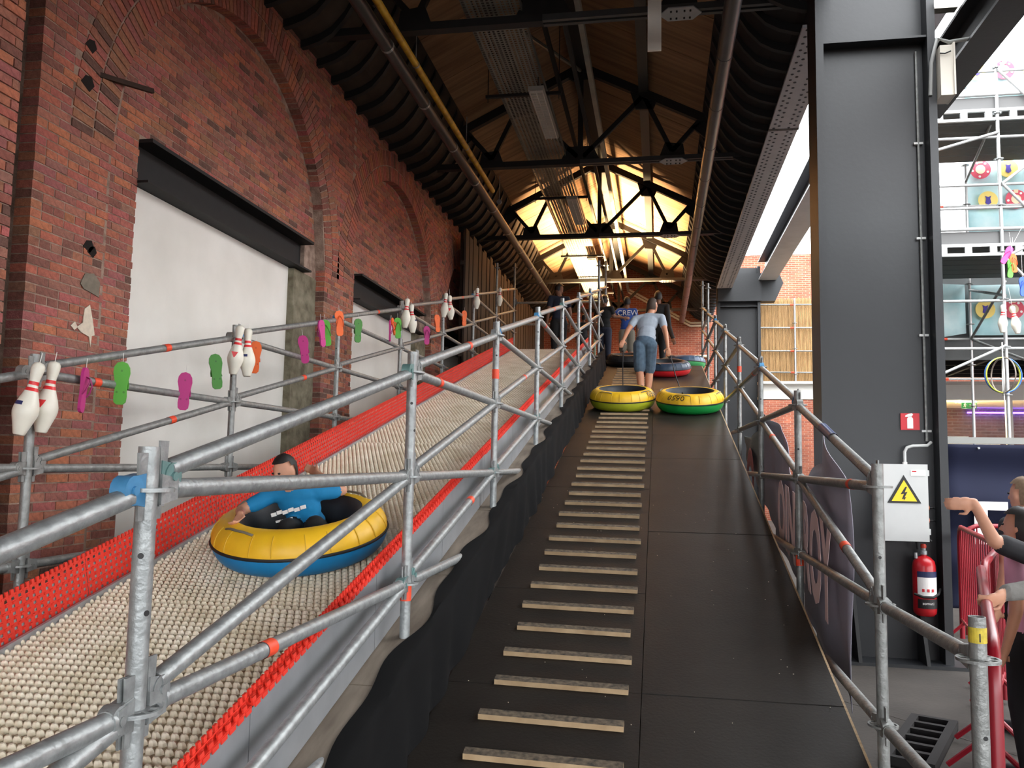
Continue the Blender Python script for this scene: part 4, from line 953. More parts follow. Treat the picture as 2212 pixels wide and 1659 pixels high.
def person(label, J, shirt, legs, skin, hair, shoe=None, shorts=True, sleeve=.5, cut='short', voxel=.011, hands=True, grip=None, group=None, beard=False):
    H = J['H']; f = J['f'].normalized(); hf = J['hf'].normalized(); up = V(0, 0, 1); sd = f.cross(up).normalized(); hs = hf.cross(up).normalized(); hu = hs.cross(hf).normalized()
    spine = (J['neck'] - J['pelvis']).normalized(); fx = sd; fy = spine.cross(fx).normalized() * -1
    RT_ = Matrix((fx, fy, spine)).transposed(); RH = Matrix((hs, hf, hu)).transposed()
    shoe = shoe or mat('dark_shoe', (30, 30, 34), .6); pr = []
    C = lambda a, b, r0, r1, m_: pr.append(('c', tuple(a), tuple(b), r0 * H, r1 * H, m_))
    E_ = lambda c, r, R_, m_: pr.append(('e', tuple(c), tuple(x * H for x in r), tuple(map(tuple, R_)), m_))
    head = J['head']
    E_(head, (.043, .055, .068), RH, skin); E_(head + hf * .012 * H - hu * .03 * H, (.034, .04, .04), RH, skin)
    C(head + hf * .05 * H + hu * .01 * H, head + hf * .064 * H - hu * .012 * H, .006, .009, skin)
    for s_ in (-1, 1): E_(head + hs * s_ * .044 * H - hu * .005 * H, (.007, .013, .018), RH, skin)
    C(J['neck'] - spine * .02 * H, head - hu * .03 * H, .033, .029, skin)
    E_(J['chest'], (.098, .062, .1), RT_, shirt); E_(J['chest'] + spine * .055 * H, (.1, .05, .045), RT_, shirt)
    mid = J['chest'] * .42 + J['pelvis'] * .58; E_(mid, (.085, .058, .1), RT_, shirt); E_(J['pelvis'] + spine * .035 * H, (.091, .064, .05), RT_, shirt)
    E_(J['pelvis'], (.09, .066, .058), RT_, legs)
    for n, s_ in (('L', -1), ('R', 1)):
        sh, el, wr = J['sh' + n], J['el' + n], J['wr' + n]
        C(J['chest'] + spine * .065 * H, sh, .045, .036, shirt)
        if sleeve >= 1: C(sh, el, .036, .031, shirt); C(el, el + (wr - el) * .95, .031, .024, shirt)
        else:
            C(sh, sh + (el - sh) * sleeve, .036, .035, shirt); C(sh + (el - sh) * .3, el, .029, .024, skin); C(el, wr, .0235, .0155, skin)
        C(el + (wr - el) * .9, wr, .016, .0145, skin)
        # hand: palm, four fingers, thumb
        g_ = (grip or {}).get(n); dh = (g_ if g_ else (wr - el)).normalized()
        side = dh.cross(f if abs(dh.dot(f)) < .9 else up).normalized(); nrm = side.cross(dh).normalized()
        pc = wr + dh * .028 * H
        E_(pc, (.0225, .011, .03), Matrix((side, nrm, dh)).transposed(), skin)
        for i, (o_, l_) in enumerate(((-.018, .9), (-.006, 1.05), (.006, 1.0), (.017, .8))):
            b0 = pc + side * o_ * H + dh * .02 * H; b1 = b0 + dh * .022 * l_ * H + nrm * .006 * H; b2 = b1 + dh * .012 * l_ * H + nrm * .018 * H
            C(b0, b1, .0058, .0054, skin); C(b1, b2, .0054, .0046, skin)
        tb = wr + dh * .012 * H - side * .016 * H * s_; C(tb, tb - side * .02 * H * s_ + dh * .018 * H, .0072, .006, skin); C(tb - side * .02 * H * s_ + dh * .018 * H, tb - side * .018 * H * s_ + dh * .035 * H + nrm * .006 * H, .006, .005, skin)
        hp, kn, an, toe = J['hip' + n], J['kn' + n], J['an' + n], J['toe' + n]
        if shorts: C(hp, hp + (kn - hp) * .93, .06, .052, legs); C(hp + (kn - hp) * .5, kn, .045, .034, skin); C(kn, kn + (an - kn) * .35, .034, .036, skin); C(kn + (an - kn) * .35, an, .036, .0195, skin)
        else: C(hp, kn, .058, .043, legs); C(kn, an, .042, .031, legs)
        C(an, an + (toe - an) * .1 - up * .012 * H, .023, .024, shoe); C(an - up * .02 * H, toe, .026, .022, shoe)
    t = thing('person', label, 'person', (J['anL'] + J['anR']) / 2 - up * .05 * H, group=group)
    link('body', body_mesh(pr, voxel, 'body'), t)
    # hair cap
    hb = MB(); hb.ball((0, 0, 0), (.048 * H, .061 * H, .073 * H), 20); keep = []
    for fc in hb.f:
        c = sum((V(hb.v[i]) for i in fc), V(0, 0, 0)) / 4 / H
        fr = c.y / .061; hh = c.z / .073
        ok = hh > .42 + .25 * fr if cut == 'short' else hh > (-.75 if fr < .1 else .45)
        if fr < -.2 and cut == 'short': ok = hh > -.45
        if ok: keep.append(fc)
    hb.f = keep; hb.m = [0] * len(keep)
    rnd = random.Random(3); hb.v = [tuple(V(p) * (1 + rnd.uniform(-.02, .03))) for p in hb.v]
    me = hb.mesh('hair', hair, 80); M4 = RH.to_4x4(); M4.translation = head + hu * .004 * H; link('hair', me, t, False, M4)
    ey = MB()
    for s_ in (-1, 1): ey.ball(head + hf * .0505 * H + hs * s_ * .018 * H + hu * .008 * H, (.0065 * H, .0065 * H, .0045 * H), 8)
    ey.obj('eyes', m_blk, t, 60)
    MB().box(head + hf * .05 * H - hu * .03 * H, (.022 * H, .006 * H, .004 * H), RH).obj('mouth', mat('lips', (150, 80, 72), .6), t)
    return t
h_dark = mat('dark_hair', (24, 20, 18), .6); h_brown = mat('brown_hair', (62, 48, 38), .7); h_light = mat('light_brown_hair', (120, 98, 76), .7, 0, .3, 60)
# man in grey walking up the ramp
J = joints((-.17, 12.72, zr(12.72) + .0), 0.0, 1.68)
J['hf'] = V(.45, .85, .1)
J['pelvis'] = V(-.2, 12.66, 3.36); J['chest'] = V(-.17, 12.8, 3.66); J['neck'] = V(-.14, 12.87, 3.83); J['head'] = V(-.1, 12.94, 3.96)
J['shL'] = V(-.36, 12.82, 3.73); J['shR'] = V(.04, 12.82, 3.75); J['elL'] = V(-.47, 12.7, 3.54); J['wrL'] = V(-.53, 12.52, 3.36); J['elR'] = V(.1, 12.65, 3.48); J['wrR'] = V(.13, 12.45, 3.23)
J['hipL'] = V(-.29, 12.66, 3.3); J['hipR'] = V(-.12, 12.66, 3.3); J['knL'] = V(-.29, 12.72, 2.93); J['knR'] = V(-.14, 12.78, 2.92)
J['anL'] = V(-.25, 12.6, zr(12.6) + .08); J['toeL'] = V(-.27, 12.76, zr(12.76) + .03); J['anR'] = V(-.17, 12.72, zr(12.72) + .08); J['toeR'] = V(-.16, 12.88, zr(12.88) + .03)
m_tee = mat('grey_tshirt', (158, 168, 180), .85, 0, .12, 12, bump=.3, bscale=14); m_jean = mat('denim', (82, 104, 124), .85, 0, .3, 20, bump=.3, bscale=16)
person('man in grey T-shirt and denim shorts pulling tubes up the ramp', J, m_tee, m_jean, SKIN2, h_brown, mat('sandal', (90, 64, 48), .7), True, .5, 'short', .0085)
m_strap = mat('black_strap', (20, 20, 22), .7)
def strap(pts, label):
    single('tow_strap', label, 'strap', MB().sweep(pts, .024, 6, flat=.35), m_strap, 60)
zt = lambda y: zr(y) + .2
strap([(-.53, 12.5, 3.33), (-.55, 12.5, 3.18), (-.53, 12.51, 3.2), (-.535, 12.48, 3.0), (-.53, 12.42, 2.72), (-.52, 12.36, zr(12.36) + .17)], 'black tow strap from left hand to the lime tube')
strap([(.13, 12.42, 3.2), (.15, 12.42, 3.06), (.17, 12.4, 3.1), (.24, 12.32, 2.8), (.32, 12.2, 2.55), (.38, 12.12, zr(12.12) + .17)], 'black tow strap from right hand to the green tube')
# staff and riders at the top
navy = mat('navy_cloth', (24, 30, 48), .85); royal = mat('royal_blue_shirt', (34, 72, 150), .8, 0, .15, 12); blackc = mat('black_clothes', (18, 18, 20), .85); khaki = mat('khaki_shorts', (120, 116, 104), .85)
J = joints((-2.05, 16.95, 3.5), .35, 1.74); J['hf'] = V(.5, .5, -.25)
person('tall staff member in dark navy standing beside the slide top', J, navy, blackc, SKIN3, h_dark, None, False, .5)
J = joints((-.69, 18.1, 3.5), .1, 1.66); J['elL'] = V(-.98, 18.0, 4.72); J['wrL'] = V(-1.22, 17.95, 4.68)
pc = person('staff member in royal blue crew shirt seen from behind', J, royal, khaki, SKIN3, h_dark, None, True, .5)
link('shirt_print', text_mesh('CREW', .16, .002, 'shirt_print', m_wht), pc, False, Matrix.Translation((-.67, 17.985, 4.72)) @ Matrix.Rotation(PI / 2, 4, 'X'))
J = joints((-.02, 18.5, 3.5), 0, 1.86); J['elR'] = V(.22, 18.3, 4.5); J['wrR'] = V(.3, 18.0, 4.2)
person('dark clothed rider standing behind the grey shirted man', J, blackc, blackc, SKIN3, h_dark, None, False, 1.0)
J = joints((-1.15, 17.6, 3.5), -.3, 1.6); J['elR'] = V(-.95, 17.6, 4.62); J['wrR'] = V(-.75, 17.6, 4.6)
person('person in dark clothes reaching right on the platform', J, blackc, navy, SKIN3, h_dark, None, False, .5)
J = joints((-1.5, 16.6, 3.5), .4, 1.0)
person('small child in black at the top of the slide', J, blackc, blackc, SKIN3, h_dark, None, False, 1.0)
# boy on the tube
J = joints((-2, 4.4, .9), PI, 1.3); J['f'] = V(-.1, -1, 0); J['hf'] = V(-.35, -.9, -.35)
J['pelvis'] = V(-1.96, 4.5, 1.11); J['chest'] = V(-1.99, 4.42, 1.245); J['neck'] = V(-2.01, 4.36, 1.335); J['head'] = V(-2.02, 4.29, 1.425)
J['shR'] = V(-2.13, 4.37, 1.29); J['shL'] = V(-1.86, 4.42, 1.31); J['elR'] = V(-2.26, 4.27, 1.205); J['wrR'] = V(-2.19, 4.13, 1.195)
J['elL'] = V(-1.77, 4.5, 1.32); J['wrL'] = V(-2.0, 4.68, 1.41)
J['hipR'] = V(-2.02, 4.46, 1.09); J['hipL'] = V(-1.9, 4.46, 1.09); J['knR'] = V(-1.98, 4.26, 1.12); J['knL'] = V(-1.82, 4.26, 1.14)
J['anR'] = V(-1.98, 4.2, 1.02); J['toeR'] = V(-1.98, 4.1, 1.02); J['anL'] = V(-1.8, 4.24, 1.03); J['toeL'] = V(-1.79, 4.13, 1.03)
m_bt = mat('turquoise_tshirt', (18, 128, 182), .8, 0, .12, 14)
bo = person('boy in turquoise T-shirt riding down the slide in a tube', J, m_bt, blackc, SKIN, h_dark, None, False, .6, 'short', .009, grip={'R': V(.1, -.75, -.5)})
pq = MB()
for i in range(6): pq.box((-2.09 + i * .034, 4.315 + .002 * abs(i - 3), 1.185 + .008 * i + .006 * (i % 2)), (.03, .008, .02), Matrix.Rotation(-.3, 3, 'Y'))
for i in range(3): pq.box((-2.06 + i * .034, 4.317, 1.15 + .008 * i), (.028, .008, .012), Matrix.Rotation(-.3, 3, 'Y'))
pq.obj('shirt_print', m_wht, bo)
MB().lathe([(.0225, 0), (.0225, .012)], 14, (-2.2, 4.15, 1.1965), V(0, 0, 1).rotation_difference(V(.45, -1, -.07).normalized()).to_matrix(), False).obj('wristband', m_red, bo)
# people queueing at the barrier
g_sw = mat('grey_sweatshirt', (128, 126, 122), .9, 0, .15, 14, bump=.5, bscale=22); pink = mat('pink_shirt', (206, 150, 172), .85, 0, .1, 10); dk = mat('charcoal_shirt', (38, 38, 42), .85)
J = joints((1.86, 4.25, FL), 1.2, 1.56)
J['shL'] = V(1.76, 4.12, 1.09); J['elL'] = V(1.66, 4.02, 1.06); J['wrL'] = V(1.475, 3.96, .975)
J['neck'] = V(1.86, 4.25, 1.14); J['head'] = V(1.87, 4.24, 1.27)
J['elL'] = V(1.69, 4.03, 1.0)
person('person in grey sweatshirt resting a hand on the red barrier', J, g_sw, blackc, SKIN, h_brown, None, False, 1.0, 'short', .0075, grip={'L': V(-.75, -.45, -.35)})
J = joints((2.0, 5.1, FL), .9, 1.5); person('person with black hair and pink shirt in the queue', J, pink, blackc, SKIN2, h_dark, None, False, .5, 'long')
J = joints((2.08, 4.78, FL), .6, 1.55)
J['shL'] = V(1.9, 4.74, 1.06); J['elL'] = V(1.69, 4.66, 1.14); J['wrL'] = V(1.585, 4.62, 1.335)
person('person in charcoal shirt raising a bent forearm', J, dk, dk, SKIN, h_brown, None, False, .75, 'short', .008, grip={'L': V(-1, -.1, -.12)})
J = joints((2.4, 6.05, FL), .5, 1.66); person('person with light brown hair at the back of the queue', J, dk, blackc, SKIN, h_light, None, False, .5)
# ------------------------------------------------------------------ red crowd barriers
m_bar = mat('barrier_red', (140, 18, 34), .35, 0, .12, 6)
m_rub = mat('black_rubber', (24, 22, 22), .85)
def barrier(p0, p1, label, h=.93, foot=True):
    p0, p1 = V(p0[0], p0[1], FL), V(p1[0], p1[1], FL); d = (p1 - p0).normalized(); L = (p1 - p0).length
    t = thing('crowd_barrier', label, 'barrier', p0, group='red crowd barriers'); q = lambda s_, z: p0 + d * s_ + V(0, 0, z)
    zt, zb = h - FL, .22
    pts = [q(0, .03), q(0, zt - .16), q(.015, zt - .09), q(.05, zt - .03), q(.12, zt), q(L - .12, zt), q(L - .05, zt - .03), q(L - .015, zt - .09), q(L, zt - .16), q(L, .03)]
    MB().sweep(pts, .024, 10).obj('frame', m_bar, t, 60)
    MB().tube(q(0, zb), q(L, zb), .017, 8).obj('bottom_rail', m_bar, t, 40)
    n = int(L / .12)
    for i in range(1, n): MB().tube(q(L * i / n, zb), q(L * i / n, zt - .01), .0075, 6).obj('bar', m_bar, t, 40)
    s_ = d.cross(V(0, 0, 1))
    for e in (.22, L - .22):
        MB().tube(q(e, zb) , q(e, .03) - s_ * .2, .015, 8).obj('leg', m_bar, t, 40); MB().tube(q(e, zb), q(e, .03) + s_ * .2, .015, 8).obj('leg', m_bar, t, 40)
    MB().sweep([q(.02, .62) - s_ * .03, q(.0, .6) - s_ * .06, q(0, .5) - s_ * .065, q(.03, .46) - s_ * .09], .009, 8).obj('hook', galv_d, t, 60)
    return t
b1 = barrier((1.08, 3.02), (1.88, 5.4), 'nearest red crowd barrier behind the yellow-taped post')
barrier((1.93, 5.5), (2.5, 6.8), 'short red crowd barrier continuing behind the nearest one')
barrier((2.55, 6.95), (2.98, 9.1), 'red crowd barrier standing right of the huge column')
barrier((3.1, 9.3), (5.0, 9.6), 'red crowd barrier in front of the navy banner')
Rf = Matrix.Rotation(-.43, 3, 'Z'); fc = V(1.6, 5.65, FL)
ft = thing('rubber_foot', 'black perforated rubber base plate on the floor beside the right railing', 'base plate', fc, Rf)
q = MB(); q.bb((-.14, -.5, 0), (-.09, .5, .06)); q.bb((.09, -.5, 0), (.14, .5, .06)); q.bb((-.14, -.5, 0), (.14, .5, .012))
for i in range(7): q.bb((-.09, -.5 + .16 * i, 0), (.09, -.46 + .16 * i, .06))
q.obj('plate', m_rub, ft, 0, True)
single('grey_tarp', 'dark grey tarpaulin wall behind the lower tower banner', 'tarpaulin', MB().bb((2.7, 14.62, 3.3), (8.0, 14.65, 4.75)), mat('tarp_grey', (84, 86, 86), .8, 0, .2, 3))
# ------------------------------------------------------------------ banners
def banner(name, label, cat, pts_fn, nu, nv, mt, th=0.004):
    mb = MB(); vs = [pts_fn(i / nu, j / nv) for j in range(nv + 1) for i in range(nu + 1)]
    mb.add(vs, [(j * (nu + 1) + i, j * (nu + 1) + i + 1, (j + 1) * (nu + 1) + i + 1, (j + 1) * (nu + 1) + i) for j in range(nv) for i in range(nu)])
    o = single(name, label, cat, mb, mt, 60)
    s_ = o.modifiers.new('thickness', 'SOLIDIFY'); s_.thickness = th
    return o
m_gban = mat('grey_banner', (160, 156, 170), .6, 0, .1, 3)
def gb(u, v):
    y = 4.82 + 4.05 * u; top = 1.42 + .16 * (y - 4.82) - .3 * math.exp(-((y - 6.5) / .55) ** 2) + (.18 if y < 5.6 else 0) * min(1, (y - 4.82) * 1.6)
    bot = max(FL + .2, zr(y) - .35); x = 1.02 + .02 * math.sin(y * 4 + v * 3) + .012 * math.sin(y * 9 - v * 5) + .02 * u
    return (x, y + .03 * math.sin(v * 6) * (1 - u), bot + (top - bot) * v)
gbo = banner('grey_banner', 'grey violet banner with pink lettering tied to the right railing', 'banner', gb, 48, 20, m_gban)
m_lt = mat('pale_pink_print', (240, 212, 208), .6)
tm = text_mesh('OINTROY', .62, .001, 'banner_lettering', m_lt, .022)
wd = max(v.co.x for v in tm.vertices) - min(v.co.x for v in tm.vertices)
# lettering follows the slope of the railing: reads from the far end towards the camera
for v in tm.vertices:
    s_ = v.co.x / wd; v.co.x *= 2.15 / wd; v.co.y = v.co.y * (1.15 + .25 * s_) - s_ * .35
M = Matrix(((0, 0, -1, .965), (-1, 0, 0, 6.1), (0, 1, 0, .78), (0, 0, 0, 1)))
link('banner_lettering', tm, gbo, False, M)
m_gb2 = mat('grey_green_banner', (112, 122, 122), .6, 0, .15, 3)
def gb2(u, v):
    y = 8.95 + 1.6 * u; bot = zr(y) - .3; top = 1.86 + .03 * math.sin(y * 3)
    return (1.05 + .015 * math.sin(y * 6 + v * 4), y, bot + (top - bot) * v)
gb2o = banner('ring_banner', 'grey green banner printed with a pink ring on the right railing', 'banner', gb2, 20, 10, m_gb2)
MB().sweep([(1.02, 9.75 + .3 * math.cos(2 * PI * k / 24), 1.28 + .33 * math.sin(2 * PI * k / 24)) for k in range(24)], .1, 6, closed=True, rs=None, flat=1).obj('ring_print', mat('ring_pink', (196, 120, 120), .6), gb2o, 60)
o = gb2o.children[0]
for v in o.data.vertices: v.co.x = 1.018 + (v.co.x - 1.02) * .02
m_nav = mat('navy_banner', (24, 28, 50), .75, 0, .15, 2, spec=.2)
def nb(u, v):
    x = 3.05 + 5.2 * u; z = .0 + 1.78 * v
    return (x, 9.9 + .05 * math.sin(v * 17 + u * 2) * (.4 + .6 * v) + .02 * math.sin(u * 9), z)
nbo = banner('navy_banner', 'navy blue banner with white capital letters behind the queue', 'banner', nb, 24, 40, m_nav)
tt_ = text_mesh('TOBOGGAN', .62, .002, 'banner_lettering', m_wht, .018)
for v in tt_.vertices: v.co.x *= 1.4
link('banner_lettering', tt_, nbo, False, Matrix.Translation((3.17 - min(v.co.x for v in tt_.vertices), 9.83, .72)) @ Matrix.Rotation(PI / 2, 4, 'X'))
for x in (3.45, 3.95): MB().tube((x, 9.9, 1.74), (x, 9.84, 1.74), .012, 10).obj('eyelet', galv, nbo)
MB().bb((3.0, 9.9, 1.79), (5.2, 9.98, 1.86)).obj('top_rail', mat('rail_grey', (130, 130, 126), .5, .3), nbo)
# ------------------------------------------------------------------ scaffold tower in the bright hall
m_wt = mat('bright_galvanised', (186, 188, 188), .4, .4, .15, 10)
def tpost(x, y, z0, z1, label, r=.024):
    t = thing('tower_post', label, 'scaffold post', (x, y, z0)); MB().tube((x, y, z0), (x, y, z1), r, 12).obj('tube', m_wt, t, 40)
    z = 1.2
    while z < z1: link('rosette', ros, t, False, Matrix.Translation((x, y, z))); z += .66
def ttube(p, q, label, stick=None, mt=None, r=.02):
    t = thing('tower_tube', label, 'scaffold tube', p); MB().tube(p, q, r, 10).obj('tube', mt or m_wt, t, 40)
    if stick is not None:
        p, q = V(p), V(q); d = (q - p).normalized(); c = p + (q - p) * stick
        MB().lathe([(r + .002, 0), (r + .002, .1)], 12, c, V(0, 0, 1).rotation_difference(d).to_matrix(), False).obj('orange_sticker', orange_s, t, 40)
tpost(4.66, 12.2, FL, 9.6, 'bright front post of the scaffold tower in the right hall')
tpost(6.75, 12.2, FL, 9.6, 'outer front post of the scaffold tower in the right hall')
tpost(2.75, 12.2, FL, 9.6, 'front tower post hidden behind the huge column')
tpost(4.95, 14.3, FL, 9.6, 'rear post of the scaffold tower in front of the printed banners')
for i, (z, st) in enumerate(((7.1, None), (6.14, .62), (5.46, None), (5.13, None), (3.82, None), (3.16, None))):
    ttube((2.75, 12.2, z), (6.75, 12.2, z), 'level front tube of the tower, %s from the top' % ORD[i], st)
for i, z in enumerate((5.79, 3.6, 2.95)): ttube((2.75, 14.3, z), (6.9, 14.3, z), 'level rear tube of the tower, %s from the top' % ORD[i], .42)
for i, (a, b) in enumerate((((4.68, 12.17, 7.1), (6.0, 12.17, 8.6)), ((4.68, 12.17, 7.1), (6.0, 12.17, 5.6)), ((4.68, 12.17, 5.46), (6.0, 12.17, 6.5)), ((4.68, 12.17, 5.46), (6.0, 12.17, 3.9)), ((4.68, 12.17, 4.42), (6.0, 12.17, 5.1)), ((4.68, 12.17, 4.42), (5.8, 12.17, 3.1)), ((3.4, 12.17, 5.85), (4.66, 12.17, 6.2)), ((3.4, 12.17, 2.6), (4.66, 12.17, 3.2)))):
    ttube(a, b, 'slanting brace of the tower, %s of eight' % ORD[i])
for i, (a, b) in enumerate((((4.95, 14.3, 3.6), (5.9, 12.3, 2.6)), ((4.95, 14.3, 4.4), (4.7, 12.25, 3.9)), ((4.95, 14.3, 3.6), (4.7, 12.25, 4.1)), ((4.95, 14.3, 6.2), (4.7, 12.25, 6.6)))):
    ttube(a, b, 'brace running back through the tower, %s of four' % ORD[i], mt=galv_d)
m_dk = mat('deck_underside', (70, 70, 68), .7, .1, .2, 5); m_tb = mat('toeboard', (92, 92, 92), .7)
for i, z in enumerate((4.62, 6.55)):
    t = thing('tower_deck', ('lower', 'upper')[i] + ' steel deck of the scaffold tower', 'scaffold deck', (4.7, 13.2, z))
    for j in range(6): MB().bb((2.75, 12.3 + .32 * j, z - .05), (6.9, 12.3 + .32 * j + .3, z)).obj('deck_plank', m_dk, t)
    MB().bb((2.75, 12.22, z), (6.9, 12.25, z + .18)).obj('toeboard', m_tb, t)
    MB().tube((2.75, 12.2, z + .21), (6.9, 12.2, z + .21), .026, 10).obj('edge_tube', m_wt, t, 40)
    MB().bb((2.75, 12.18, z - .04), (6.9, 12.22, z)).obj('transom_chord', m_wt, t); MB().bb((2.75, 12.18, z - .17), (6.9, 12.22, z - .13)).obj('transom_chord', m_wt, t)
    for j in range(13): MB().bb((2.9 + .32 * j, 12.18, z - .13), (2.99 + .32 * j, 12.22, z - .04)).obj('transom_web', m_wt, t)
m_pb = mat('pool_banner', (160, 208, 214), .7, 0, .15, 2.5, rgb2=(206, 230, 232))
p_pk = mat('print_pink', (214, 84, 104), .7); p_cr = mat('print_cream', (236, 214, 180), .7); p_yl = mat('print_yellow', (238, 214, 120), .7); p_pu = mat('print_purple', (74, 62, 150), .7); p_dk = mat('print_dark', (60, 44, 48), .7)
def disc(mb, x, z, r, y, n=20): mb.prism([(r * math.cos(2 * PI * k / n), r * math.sin(2 * PI * k / n)) for k in range(n)], .004, (x, y, z), (1, 0, 0), (0, 0, 1), (0, -1, 0))
for i, (z0, z1) in enumerate(((7.65, 8.55), (5.35, 6.85), (3.68, 4.5))):
    def pb(u, v): return (4.98 + 2.4 * u, 14.42 + .03 * math.sin(u * 8 + v * 3), z0 + (z1 - z0) * v)
    o = banner('pool_banner', ('top', 'middle', 'bottom')[i] + ' pale blue banner printed with swim rings on the tower', 'banner', pb, 12, 4, m_pb)
    rows = [(z0 + z1) / 2] if i != 1 else [6.42, 5.9]
    for rr, z in enumerate(rows):
        for j in range(4):
            x = 5.2 + .42 * j + .1 * (rr % 2); a = MB(); b = MB(); c = MB()
            if (j + rr + i) % 2:
                disc(a, x, z, .16, 14.36); disc(b, x, z, .075, 14.355); b.prism([(-.03, .1), (.03, .1), (.035, .16), (-.035, .16)], .003, (x, 14.35, z), (1, 0, 0), (0, 0, 1), (0, -1, 0))
                for k in range(5): disc(c, x + .12 * math.cos(1.3 * k + 2), z + .12 * math.sin(1.3 * k + 2), .02, 14.355, 8)
                a.obj('ring_print', p_pk, o); b.obj('ring_centre', p_cr, o); c.obj('ring_dots', m_wht, o)
            else:
                disc(a, x, z, .15, 14.36); b.prism([(-.045, .07), (-.03, .02), (-.045, -.05), (0, -.08), (.045, -.05), (.03, .02), (.045, .07), (0, .05)], .003, (x, 14.35, z), (1, 0, 0), (0, 0, 1), (0, -1, 0))
                a.obj('disc_print', p_yl, o); b.obj('disc_emblem', p_pu, o)
def pb2(u, v): return (3.6 + 1.3 * u, 14.0 + .35 * u, 3.45 + .25 * u + (4.5 - 3.45 - .25 * u) * v)
o = banner('pool_banner', 'shaded blue banner at the left side of the tower', 'banner', pb2, 8, 4, m_pb)
# things hanging on the tower
t = thing('hoop_ball', 'ball of striped hula hoops hanging on the tower', 'hoop ball', (4.5, 11.9, 2.76))
for i, (rot, c1) in enumerate((((0, 0, .1), (60, 110, 190)), ((0, 0, .25), (190, 200, 70)), ((0, 0, 1.25), (225, 222, 214)), ((0, 0, 1.85), (130, 120, 110)))):
    R_ = Matrix.Rotation(rot[2], 3, 'Z'); n = 40
    MB().sweep([R_ @ V(.235 * math.cos(2 * PI * k / n), 0, .235 * math.sin(2 * PI * k / n)) + V(4.5, 11.9, 2.76) for k in range(n)], .0095, 6, closed=True).obj('hoop', mat('hoop_%d' % i, c1, .4), t, 60)
MB().tube((4.5, 11.9, 2.995), (4.5, 11.9, 3.2), .008, 6).obj('rope', m_wht, t); MB().tube((4.5, 11.9, 2.52), (4.51, 11.9, 2.3), .006, 6).obj('rope', m_wht, t)
pin(4.55, 11.95, 3.72, 'left bowling pin hanging on the scaffold tower', (0, .05), 0, 0, .25); pin(4.66, 11.95, 3.7, 'right bowling pin hanging on the scaffold tower', (0, -.15), 0, 0, .25)
for x, z, c, ro, l in ((4.6, 4.38, 'pink', .5, 'pink flip-flop hanging at the tower post'), (4.68, 4.27, 'orange', -.1, 'orange flip-flop hanging at the tower post'), (4.64, 4.2, 'green', .1, 'green flip-flop behind the orange one on the tower'), (4.78, 3.95, 'blue', 0, 'blue flip-flop hanging lower on the tower'), (4.87, 3.75, 'green', .1, 'lime flip-flop hanging below the blue one'), (4.93, 4.2, 'blue', 0, 'upper blue flip-flop on the tower')):
    flipflop(x, 11.9, z, c, l, 0.1, ro, 1, rope=.3)
# ------------------------------------------------------------------ mezzanine front behind the tower
m_wb = mat('white_beam', (222, 220, 214), .5, 0, .06, 3)
t = thing('mezzanine_beam', 'long white steel beam of the glazed mezzanine', 'beam', (6, 20, 3.3))
MB().bb((2.3, 20, 3.42), (12, 20.3, 3.48)).obj('flange', m_wb, t); MB().bb((2.3, 20.13, 3.12), (12, 20.17, 3.42)).obj('web', m_wb, t); MB().bb((2.3, 20, 3.06), (12, 20.3, 3.12)).obj('flange', m_wb, t)
struct('trim_1', MB().bb((5.4, 20.02, 1.95), (12, 20.12, 2.06)), mat('frame_grey', (150, 152, 150), .5, .2), label='grey sill of the glazed mezzanine front')
glass = mat('window_glass', (235, 240, 240), .05, 0, 0, 1, spec=.4, alpha=.04)
w1 = struct('window_1', MB().bb((5.4, 20.06, 2.06), (7.62, 20.07, 3.06)), glass, label='left glass pane of the mezzanine front')
MB().bb((7.62, 20.02, 2.06), (7.74, 20.14, 3.06)).obj('mullion', m_wb, w1)
struct('window_2', MB().bb((7.74, 20.06, 2.06), (10.5, 20.07, 3.06)), glass, label='right glass pane of the mezzanine front')
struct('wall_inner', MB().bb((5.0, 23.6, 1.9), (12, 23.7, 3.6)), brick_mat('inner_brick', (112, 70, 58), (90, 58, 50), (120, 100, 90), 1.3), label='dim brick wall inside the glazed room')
struct('ceiling_inner', MB().bb((5.0, 20.3, 3.12), (12, 23.7, 3.16)), mat('cream_ceiling', (222, 204, 168), .8), label='cream ceiling inside the glazed room')
struct('floor_inner', MB().bb((5.0, 20.3, 1.9), (12, 23.7, 1.95)), m_wb, label='floor inside the glazed room')
t = thing('exit_sign', 'green emergency exit sign with running figure behind glass', 'sign', (6.8, 20.5, 3.0))
MB().bb((6.85, 20.5, 2.9), (7.17, 20.52, 3.04)).obj('panel', mat('exit_green', (28, 132, 74), .5), t)
q = MB(); q.bb((7.09, 20.49, 2.915), (7.15, 20.498, 3.025)); q.prism([(0, .03), (.012, .03), (.012, -.005), (.025, -.005), (.006, -.03), (-.013, -.005), (0, -.005)], .004, (7.02, 20.494, 2.97), (1, 0, 0), (0, 0, 1), (0, -1, 0))
q.prism([(-.02, .035), (0, .04), (.01, .02), (.03, .02), (.03, .01), (.008, .008), (.005, -.01), (.022, -.035), (.01, -.04), (-.008, -.018), (-.03, -.03), (-.035, -.02), (-.014, -.005), (-.012, .015), (-.03, .01)], .004, (6.92, 20.494, 2.97), (1, 0, 0), (0, 0, 1), (0, -1, 0)); disc(q, 6.925, 3.02, .011, 20.494, 10)
q.obj('pictogram', m_wht, t)
t = thing('caged_lamp', 'lit caged tube lamp above the exit sign', 'lamp', (6.9, 20.6, 3.05))
MB().tube((6.75, 20.62, 3.08), (7.2, 20.62, 3.08), .035, 10).obj('lamp_tube', mat('lamp_glow', (255, 236, 190), .5, emit=9), t, 40)
q = MB()
